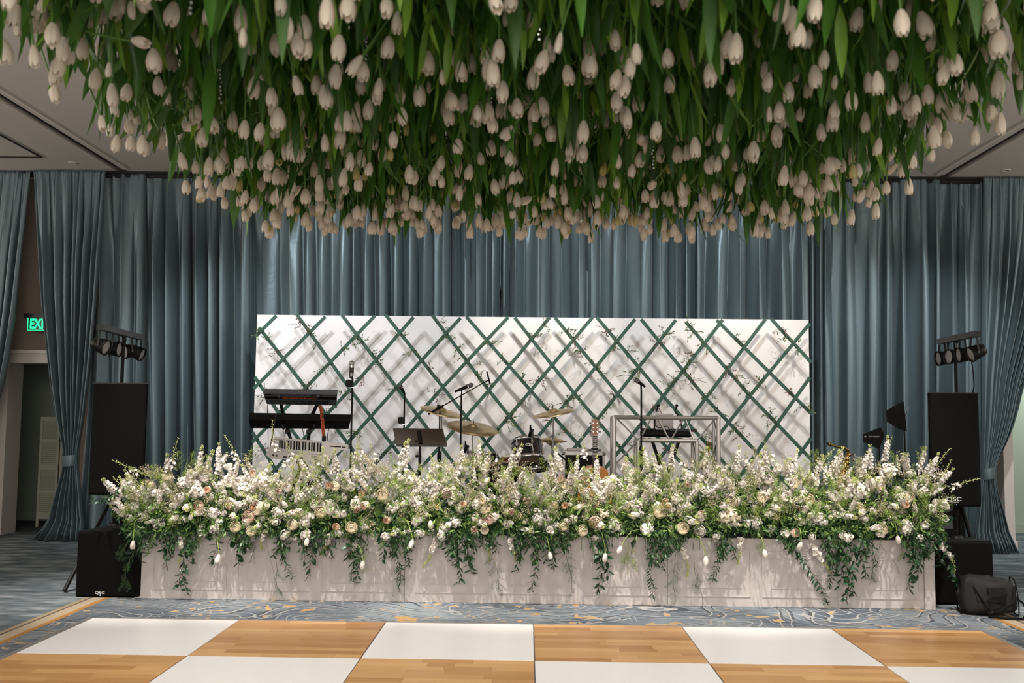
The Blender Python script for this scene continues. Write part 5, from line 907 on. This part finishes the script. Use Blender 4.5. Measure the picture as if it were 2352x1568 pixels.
RAN = [(477, 1124, 'p'), (581, 1162, 'p'), (673, 1178, 'p'), (754, 1115, 'p'), (831, 1134, 'p'), (818, 1169, 'p'), (837, 1162, 'p'), (772, 1209, 'p'), (889, 1195, 'p'), (1065, 1157, 'p'), (1109, 1149, 'c'), (1089, 1216, 'b'), (1209, 1149, 'b'), (1288, 1099, 'b'), (1335, 1126, 'c'), (1360, 1131, 'p'), (1297, 1161, 'p'), (1275, 1160, 'c'), (1578, 1112, 'b'), (1535, 1161, 'c'), (1519, 1163, 'c'), (1529, 1151, 'p'), (1973, 1164, 'c'), (1972, 1050+110, 'c'), (580, 1086, 'b'), (1175, 1175, 'b'), (2080, 1160, 'p'), (1005, 1162, 'c'), (1610, 1180, 'p'), (640, 1128, 'b'), (525, 1160, 'b')]
for x, y, c_ in RAN: flower('ranunculus', mesh_ran[K_[c_]], x, y, 1.05, fd(.2), 'small %s dark-eyed ranunculus' % NMC[c_] if c_ != 'c' else 'cream yellow-eyed ranunculus', 'ranunculus', 'small ranunculus blooms', True, None, -.09)
HYD = [(1556, 1146, 14), (1978, 1126, 18), (2071, 1147, 17), (2080, 1213, 15), (1655, 1110, 14), (450, 1130, 15), (690, 1145, 14), (955, 1150, 14), (1180, 1140, 13), (1375, 1110, 13), (820, 1090, 14), (1240, 1195, 13), (1410, 1205, 13), (1735, 1200, 13), (1880, 1190, 12), (640, 1180, 14), (700, 1200, 13), (490, 1180, 14), (1045, 1200, 12), (1460, 1160, 14)]
for x, y, r_ in HYD: flower('hydrangea', mesh_hy[x % 3], x, y, r_/18., fd(.5), 'rounded white hydrangea head', 'hydrangea', 'white hydrangea heads', True, 1, -.02, 'florets')
# white stock and larkspur spikes
ENV = [(262, 1118), (330, 1092), (400, 1085), (470, 1065), (560, 1060), (620, 1090), (700, 1080), (770, 1062), (850, 1060), (900, 1072), (960, 1085), (1050, 1065), (1100, 1055), (1150, 1082), (1230, 1092), (1290, 1080), (1330, 1090), (1400, 1090), (1440, 1070), (1500, 1062), (1560, 1075), (1640, 1075), (1700, 1060), (1790, 1065), (1860, 1065), (1900, 1082), (1960, 1075), (2040, 1065), (2100, 1068), (2150, 1085), (2195, 1125)]
def env(px): return float(np.interp(px, [a for a, _ in ENV], [b_ for _, b_ in ENV]))
def spikeat(px, py, d, k_, s_, nm='stock_flower', lab='white stock spike', dy=0):
    p = bed_at(px, py, dy); t_ = thing(nm, '%s %s in the flowers %s' % (lab, lvl(py), lmk(px)), 'flower spike', p, 'white stock spikes in the flower bank'); R = place_R(d); inst('florets', mesh_spike[k_], t_, (0, 0, 0), R, s_); inst('stem', mesh_stem, t_, (0, 0, 0), place_R(np.array(d)*.5+np.array([0, 0, .6])), 1)
    if k_ % 2: inst('leaf', mesh_lf[1], t_, (0, 0, 0), place_R(np.array([RNG.normal(), -.6, .3])), .8)
for k_ in range(290):
    x = 275+k_*(1900/290)+RNG.normal(0, 9); e = env(x)
    if k_ % 5 < 3: y = e+RNG.uniform(18, 75); d = (RNG.normal(0, .6), -.45+RNG.normal(0, .2), 1)
    elif k_ % 5 == 3: y = RNG.uniform(e+50, 1190); d = (RNG.normal(0, .6), -.8, .8)
    else: y = RNG.uniform(1150, 1222); d = (RNG.normal(0, .7), -1, .0)
    if x < 330: d = (-.5+RNG.normal(0, .2), -.3, .8)
    if x > 2152 and y > 1090: continue
    if x > 2130: d = (.5+RNG.normal(0, .2), -.3, .8)
    spikeat(x, y, d, int(RNG.integers(6)), RNG.uniform(.62, .98), dy=RNG.uniform(-.02, .12))
for x, y, dx in ((500, 1075, .1), (455, 1085, .2), (770, 1090, 0), (815, 1085, .1), (915, 1075, .3), (925, 1070, .25), (1062, 1080, -.05), (1100, 1070, 0), (1110, 1095, .25), (1165, 1090, .3), (1180, 1075, .35), (1290, 1085, -.3), (1275, 1110, -.2), (1320, 1105, .1), (1370, 1105, 0), (1490, 1085, -.25), (1510, 1100, -.2), (1540, 1080, .05), (1620, 1085, 0), (1690, 1080, .1), (1760, 1085, -.1), (1820, 1090, .15), (1905, 1095, .3), (1920, 1085, .2), (2000, 1080, -.1), (2034, 1060, 0), (2110, 1085, .2), (2130, 1095, .4)): spikeat(x, y, (dx, -.25, 1), 5 if x % 2 else 4, .86, lab='tall white stock spike')
for k_ in range(240):
    x = 270+k_*(1900/240)+RNG.normal(0, 10); e = env(x); y = e+8+(1228-e)*RNG.uniform(0, 1)**1.05; flower('blossom_cluster', mesh_cl[k_ % 4], x, y, RNG.uniform(.75, 1.2), fd(.4), 'small cluster of white blossoms', 'blossoms', 'small white blossom clusters', False, k_ % 2 if k_ % 3 == 0 else None, RNG.uniform(-.06, .03), 'florets')
LK = [(330, 1100, 272, 1042), (396, 1090, 389, 1006), (545, 1070, 533, 996), (640, 1050, 606, 972), (672, 1065, 668, 1010), (640, 1080, 700, 1020), (828, 1060, 834, 1000), (868, 1065, 838, 1020), (935, 1090, 925, 1040), (1098, 1065, 1093, 1018), (1118, 1070, 1112, 1022), (1275, 1080, 1268, 1018), (1340, 1065, 1352, 996), (1432, 1080, 1440, 1045), (1572, 1095, 1566, 1018), (1715, 1070, 1704, 1030), (1775, 1070, 1768, 1008), (1872, 1095, 1898, 1024), (1925, 1075, 1916, 1062), (2031, 1070, 2033, 1002), (2112, 1085, 2118, 1038), (2135, 1110, 2160, 1024), (2150, 1110, 2196, 1066), (2170, 1130, 2237, 1083), (300, 1150, 275, 1090), (448, 1085, 462, 1040), (990, 1095, 1003, 1050), (1202, 1105, 1210, 1060), (1650, 1080, 1640, 1045), (2075, 1075, 2070, 1040), (1010, 1080, 996, 1040), (735, 1075, 724, 1040)]
for k_, (x0, y0, x1, y1) in enumerate(LK):
    p = bed_at(x0, y0, .05); q = at(x1, y1, p[1]-.05); L_ = np.linalg.norm(q-p); g, c = larkspur(L_, k_, .25 if k_ % 2 else -.25); R = frm(q-p, (0, 1, 0)); t_ = thing('larkspur_stem', 'slender larkspur stem with lime buds rising %s' % lmk(x1), 'flower stem', p, 'slender budded larkspur stems')
    V, T = g.vt(); o = bpy.data.objects.new('buds', mkmesh('buds', V @ R.T, T, MT(PW, 'bud_lime'), np.concatenate(g.M), True)); COL.objects.link(o); o.parent = t_; V, T = tube(c, .002, 4, False); o = bpy.data.objects.new('stem', mkmesh('stem', V @ R.T, T, MT('bud_lime'))); COL.objects.link(o); o.parent = t_
# drooping tulips with curved stems
TU = [(306, 1249, 318, 1190), (441, 1186, 432, 1150), (503, 1281, 500, 1240), (512, 1147, 500, 1140), (648, 1159, 650, 1140), (706, 1243, 700, 1195), (948, 1247, 925, 1190), (932, 1157, 920, 1140), (988, 1203, 980, 1180), (1428, 1262, 1470, 1215), (1391, 1278, 1372, 1215), (1506, 1161, 1500, 1140), (1621, 1285, 1590, 1225), (1755, 1269, 1740, 1230), (1841, 1252, 1830, 1210), (2061, 1238, 2040, 1180), (834, 1295, 820, 1250), (1262, 1275, 1250, 1230), (2098, 1120, 2085, 1140), (1125, 1105, 1118, 1130)]
for k_, (x, y, sx0, sy0) in enumerate(TU):
    p = bed_at(x, y-8, -.10); q = bed_at(sx0, sy0, -.02); t_ = thing('tulip', 'drooping white tulip %s %s' % ('hanging before the fascia' if y > 1232 else 'in the flower bank', lmk(x)), 'tulip', p, 'white tulips drooping from the flower bank'); d = (RNG.normal(0, .2), RNG.normal(0, .2), 1) if y > 1180 else (RNG.normal(0, .7), -.3, .6)
    R = place_R(np.array(d)); o = inst('bloom', tb_up[k_ % 2], t_, (0, 0, 0), R, .92); mid = (p+q)/2+np.array([0, -.03, max(0, q[2]-p[2])*.3+.02]); G().add(tube([p+R[:, 2]*-.002, p*.7+mid*.3+np.array([0, 0, .02]), mid, q], .0035, 5, False)).obj('stem', 'leaf_lime', t_, True)
# ------------------------------------------------------------------ greenery filling the bank
def bedpts(N, y0f=0, y1=1240, spread=.12, back=.0, pw=1.0):
    xs_ = RNG.uniform(285, 2165, N); out = np.zeros((N, 3))
    for i in range(N): e = env(xs_[i])+y0f; y = e+(y1-e)*RNG.uniform()**pw; out[i] = bed_at(xs_[i], y, back+RNG.uniform(0, spread))
    return out
def fill(name, lab, N, lfVT, mats_, y0f, y1, dirbase, spread, back, sc=(.8, 1.3), dep=.14, cat='foliage', pw=1.0):
    P_ = bedpts(N, y0f, y1, dep, back, pw); D = dirs(N, dirbase, spread); g = G(); g.many(lfVT, Rs_from(D, None, RNG.uniform(*sc, N)), P_); o = g.obj(name, mats_, None, False, (0, 9.3, .9)); return setp(o, lab, cat, None, 'stuff')
fill('foliage', 'dark narrow leaves filling the lower part of the stage flower bank', 9500, leaf(.068, .021, .3, 2), 'leaf_ruscus', 66, 1224, (0, -.6, .0), .8, -.03, (.7, 1.25), .2, pw=.7)
fill('foliage', 'mid green leaves scattered through the stage flower bank', 5200, leaf(.062, .020, .3, 2), 'leaf_mid', 20, 1225, (0, -.5, .4), .8, -.06, (.6, 1.2), .16)
fill('foliage', 'loose leaves reaching forward over the fascia edge', 1300, leaf(.066, .02, .3, 2), 'leaf_mid', 60, 1228, (0, -.5, -.3), .8, -.2, (.7, 1.2), .16)
g = G()
for cx_, dp in ((325, 45), (395, 45), (440, 50), (560, 45), (650, 60), (700, 50), (742, 50), (820, 75), (905, 60), (935, 50), (1040, 55), (1080, 65), (1120, 40), (1195, 65), (1230, 70), (1268, 60), (1300, 45), (1380, 65), (1500, 80), (1530, 60), (1560, 40), (1660, 60), (1815, 45), (1905, 75), (1940, 70), (1985, 60), (2098, 75), (2130, 60)):
    n_ = 95; v_ = RNG.uniform(0, 1, n_)**1.4; g.many(leaf(.066, .022, .3, 2), Rs_from(dirs(n_, (0, -.35, -.9), .55), None, RNG.uniform(.7, 1.2, n_)), [at(cx_+RNG.normal(0, 17)*(1.1-v), 1216+dp*v, 9.10+RNG.uniform(-.05, .06)) for v in v_])
setp(g.obj('foliage', 'leaf_ruscus', None, False, (0, 9.1, .6)), 'dense dark greenery spilling over the top edge of the fascia', 'foliage', None, 'stuff')
# dark core behind
fill('foliage', 'broad dark leaves deep inside the stage flower bank', 1500, leaf(.11, .05, .3, 2), 'leaf_dark', 60, 1236, (0, -.8, .1), .6, .16, (.8, 1.3), .16)
def fernfan(seed, L_=.2, n_=26):                                        # feathery frond along +z
    r = np.random.default_rng(seed); g = G(); t = np.linspace(.1, 1, n_); P_, D = [], []
    for i, tt in enumerate(t):
        for s_ in (-1, 1):
            wd = .055*sin(pi*min(1, tt*.85+.1)); d = np.array([s_, r.normal(0, .4), .7+r.normal(0, .2)]); d /= np.linalg.norm(d)
            for u in (.25, .6, .95): P_.append(np.array([0, .1*tt*tt*L_, L_*tt])+d*wd*u); dd = d+r.normal(0, .6, 3); D.append(dd/np.linalg.norm(dd))
    g.many(leaf2(.020, .0028, .1), Rs_from(np.array(D)), P_); g.add(tube([(0, 0, 0), (0, .03*L_, L_*.5), (0, .1*L_, L_)], .0012, 3, False)); return g
ff = [fernfan(k_).vt() for k_ in range(3)]
def fronds(name, lab, N, mt_, y0f, y1, base, sp_, back, sc=(.6, 1.1), xsel=None, cat='foliage'):
    g = G(); P_ = bedpts(N, y0f, y1, .1, back); D = dirs(N, base, sp_)
    for k_ in range(3): s_ = slice(k_, N, 3); g.many(ff[k_], Rs_from(D[s_], None, RNG.uniform(*sc, len(P_[s_]))), P_[s_])
    return setp(g.obj(name, mt_, None, False, (0, 9.3, .9)), lab, cat, None, 'stuff')
fronds('fern', 'feathery lime green fern fronds spread through the flower bank', 380, 'leaf_lime', -6, 1205, (0, -.5, .8), .5, -.05); fronds('fern', 'feathery dark green fern fronds low in the flower bank', 190, 'leaf_mid', 40, 1235, (0, -.8, -.1), .7, -.03)
def airy(seed):
    r = np.random.default_rng(seed); g = G(); n_ = 46; a_ = r.uniform(0, 2*pi, n_); t = r.uniform(.3, 1, n_); rad = .075*t*r.uniform(.1, 1, n_); P_ = np.stack([rad*np.cos(a_), rad*np.sin(a_), .17*t], 1); D = r.normal(size=(n_, 3)); D /= np.linalg.norm(D, axis=1)[:, None]
    g.many(leaf2(.013, .006, .3), Rs_from(D), P_); g.many(leaf2(.011, .006, -.3), Rs_from(-D), P_)
    for i in range(0, n_, 3): g.add(([(0, 0, 0), P_[i], P_[i]+np.array([.0018, 0, 0])], [(0, 1, 2)]))
    return g
ar = [airy(k_).vt() for k_ in range(3)]; g = G(); N = 420; P_ = bedpts(N, 0, 1200, .08, -.03); D = dirs(N, (0, -.6, .8), .5)
for k_ in range(3): s_ = slice(k_, N, 3); g.many(ar[k_], Rs_from(D[s_], None, RNG.uniform(.7, 1.15, len(P_[s_]))), P_[s_])
setp(g.obj('astilbe_haze', 'beige_bloom', None, False, (0, 9.3, 1)), 'airy beige filler blossom hazing the flower bank', 'filler blossom', None, 'stuff')
# ------------------------------------------------------------------ trailing strands over the fascia
mesh_v = {'broad': [G().add(leaf(.098, .050, b_, 3)).mesh('leaf', MT('leaf_dark'), True) for b_ in (.2, .5)], 'ruscus': [G().add(leaf(.080, .025, b_, 3)).mesh('leaf', MT('leaf_dark'), True) for b_ in (.15, .5)]}
FN = ['first', 'second', 'third', 'fourth', 'fifth', 'sixth', 'seventh', 'eighth', 'last']
def fasc(px): return FN[int(np.clip((px-340)//197, 0, 8))]
def vine(kind, x0, y0, x1, y1, dens=1, side=1, out=.0):
    a_, b_ = at(x0, y0, 9.13-out), at(x1, y1, 9.16-out); L_ = np.linalg.norm(b_-a_); n_ = max(4, int(L_/.1)+2); t = np.linspace(0, 1, n_); ph = RNG.uniform(0, 6)
    C = np.array([a_*(1-u)+b_*u+np.array([.018*sin(6*u+ph), -.05*sin(pi*min(1, u*1.1)), 0]) for u in t]); mid = (x0+x1)/2
    words = {'broad': 'trailing strand of broad dark leaves', 'ruscus': 'trailing strand of narrow dark leaves', 'fern': 'wispy strand of trailing fern', 'amaranth': 'drooping white and yellow green blossom strand', 'thin': 'thin bare tendril'}[kind]
    t_ = thing({'broad': 'leaf_strand', 'ruscus': 'ruscus_strand', 'fern': 'fern_strand', 'amaranth': 'blossom_strand', 'thin': 'tendril'}[kind], '%s over the %s fascia panel, %s' % (words, fasc(mid), ('short' if y1-y0 < 75 else 'long')), 'trailing strand', a_, 'strands trailing over the stage fascia')
    G().add(tube(C, .0022 if kind != 'thin' else .0014, 4, False)).obj('stem', 'stem_brown' if kind != 'amaranth' else 'bud_lime', t_)
    def cat_(u): return np.array([np.interp(u, t, C[:, i]) for i in range(3)])
    d0 = (b_-a_)/L_
    if kind in mesh_v:
        step = (.026 if kind == 'broad' else .0155)/dens; us = np.arange(.02, 1, step/L_); s_ = 1
        for i, u in enumerate(us):
            s_ = -s_; p = cat_(u); d = d0*.75+np.array([s_*.8, -.25, .0])+RNG.normal(0, .3, 3); inst('leaf', mesh_v[kind][i % 2], t_, tuple(p-a_), place_R(d, RNG.uniform(-.8, .8)+(0 if RNG.uniform() > .5 else pi)), RNG.uniform(.65, 1.15)*(1-.3*u))
    elif kind == 'fern':
        g = G(); N = max(6, int(L_/.03)); us = RNG.uniform(.15, 1, N); D = np.array([d0+RNG.normal(0, .6, 3)*np.array([1, .4, .6]) for _ in us]); D /= np.linalg.norm(D, axis=1)[:, None]; g.many(ff[0], Rs_from(D, None, RNG.uniform(.3, .55, N)), [cat_(u) for u in us]); setp(g.obj('fronds', 'leaf_ruscus' if side > 0 else 'leaf_lime', t_), kind='stuff')
    elif kind == 'amaranth':
        N = int(L_*240); us = np.sort(RNG.uniform(.05, 1, N)); P2 = np.array([cat_(u) for u in us])+RNG.normal(0, .011, (N, 3))*np.array([1, .8, .5])*(1.25-us)[:, None]; D = dirs(N, (0, -.5, -.5), .6); k_ = us < .5; g = G(); g.many(fl5.vt(), Rs_from(D[k_], None, np.full(k_.sum(), 1.35)), P2[k_], 0); g.many(ball((0, 0, .004), (.006, .006, .010), 5, 4), Rs_from(D[~k_], None, np.full((~k_).sum(), .95)), P2[~k_], 1); g.obj('florets', (PW, 'bud_lime'), t_)
VN = [('ruscus', 335, 1215, 322, 1292), ('ruscus', 350, 1220, 342, 1275), ('fern', 318, 1235, 285, 1345), ('fern', 330, 1215, 268, 1275), ('ruscus', 388, 1225, 392, 1280), ('broad', 385, 1235, 380, 1300), ('broad', 425, 1235, 428, 1366), ('broad', 445, 1270, 410, 1345), ('amaranth', 425, 1225, 413, 1292), ('amaranth', 462, 1205, 465, 1246), ('amaranth', 508, 1190, 503, 1243), ('broad', 500, 1235, 490, 1298), ('broad', 550, 1225, 550, 1298), ('broad', 532, 1225, 560, 1270), ('fern', 590, 1230, 578, 1292), ('amaranth', 612, 1210, 600, 1262), ('ruscus', 640, 1220, 672, 1328), ('ruscus', 650, 1220, 632, 1278), ('thin', 615, 1230, 640, 1398), ('fern', 632, 1290, 645, 1365), ('broad', 720, 1230, 712, 1325), ('broad', 738, 1225, 700, 1290), ('amaranth', 762, 1220, 742, 1275), ('ruscus', 760, 1225, 765, 1282), ('broad', 800, 1225, 800, 1282), ('ruscus', 822, 1225, 818, 1342, 1.3), ('ruscus', 808, 1255, 812, 1335), ('amaranth', 820, 1235, 816, 1285), ('fern', 843, 1215, 836, 1295, 1, -1), ('broad', 880, 1225, 882, 1288), ('ruscus', 905, 1220, 920, 1335, 1.3), ('ruscus', 925, 1225, 938, 1300, 1.3), ('fern', 915, 1290, 918, 1358), ('amaranth', 1005, 1235, 974, 1302), ('broad', 1045, 1215, 1055, 1340), ('broad', 1075, 1215, 1080, 1318), ('broad', 1062, 1230, 1050, 1300), ('ruscus', 1030, 1215, 1035, 1295), ('amaranth', 1112, 1228, 1128, 1288), ('fern', 1125, 1255, 1150, 1352), ('ruscus', 1135, 1225, 1142, 1270), ('amaranth', 1175, 1228, 1182, 1285), ('ruscus', 1195, 1225, 1190, 1312, 1.4), ('ruscus', 1235, 1225, 1226, 1358, 1.1), ('ruscus', 1270, 1220, 1268, 1305, 1.4), ('ruscus', 1250, 1220, 1250, 1290, 1.3), ('fern', 1300, 1240, 1312, 1368), ('broad', 1378, 1225, 1374, 1362, 1.3), ('broad', 1395, 1225, 1390, 1330, 1.2), ('amaranth', 1362, 1232, 1382, 1300), ('fern', 1440, 1225, 1437, 1300, 1, -1), ('fern', 1455, 1225, 1452, 1290, 1, -1), ('ruscus', 1495, 1215, 1495, 1370, 1.3), ('ruscus', 1515, 1215, 1512, 1300, 1.5), ('ruscus', 1530, 1220, 1525, 1310, 1.3), ('fern', 1545, 1250, 1550, 1368), ('amaranth', 1560, 1240, 1583, 1325), ('thin', 1595, 1290, 1612, 1395), ('fern', 1598, 1300, 1600, 1345), ('ruscus', 1655, 1220, 1640, 1335, 1.3), ('ruscus', 1672, 1225, 1685, 1278), ('amaranth', 1705, 1230, 1690, 1295), ('fern', 1745, 1195, 1748, 1262, 1, -1), ('ruscus', 1800, 1225, 1838, 1285, 1.2), ('ruscus', 1838, 1265, 1897, 1384, 1.3), ('amaranth', 1866, 1248, 1904, 1318), ('ruscus', 1905, 1225, 1908, 1345, 1.5), ('ruscus', 1925, 1225, 1920, 1310, 1.4), ('broad', 1935, 1225, 1945, 1385), ('broad', 1955, 1240, 1960, 1365), ('broad', 1975, 1240, 1985, 1330), ('broad', 1930, 1250, 1925, 1350), ('fern', 1990, 1240, 2005, 1330), ('ruscus', 2000, 1225, 2010, 1300), ('thin', 2025, 1250, 2065, 1318), ('fern', 2070, 1225, 2072, 1270, 1, -1), ('broad', 2098, 1215, 2092, 1355, 1.4), ('broad', 2115, 1215, 2112, 1320, 1.3), ('broad', 2085, 1215, 2080, 1280, 1.3), ('broad', 2140, 1205, 2200, 1335, 1.5), ('broad', 2125, 1215, 2160, 1300, 1.2), ('amaranth', 2155, 1235, 2195, 1318)]
for v in VN: vine(*v)
for x0, y0, x1, y1 in ((262, 1150, 205, 1140), (290, 1135, 232, 1132)):
    vine('ruscus', x0, y0, x1, y1+8)
# ------------------------------------------------------------------ text to mesh, unique labels check
dg = bpy.context.evaluated_depsgraph_get()
for o in [o for o in COL.objects if o.type == 'FONT']:
    me = bpy.data.meshes.new_from_object(o.evaluated_get(dg)); n_ = bpy.data.objects.new('printed_text', me); COL.objects.link(n_); n_.parent = o.parent; n_.location = o.location; n_.rotation_euler = o.rotation_euler; n_.scale = o.scale; bpy.data.objects.remove(o)
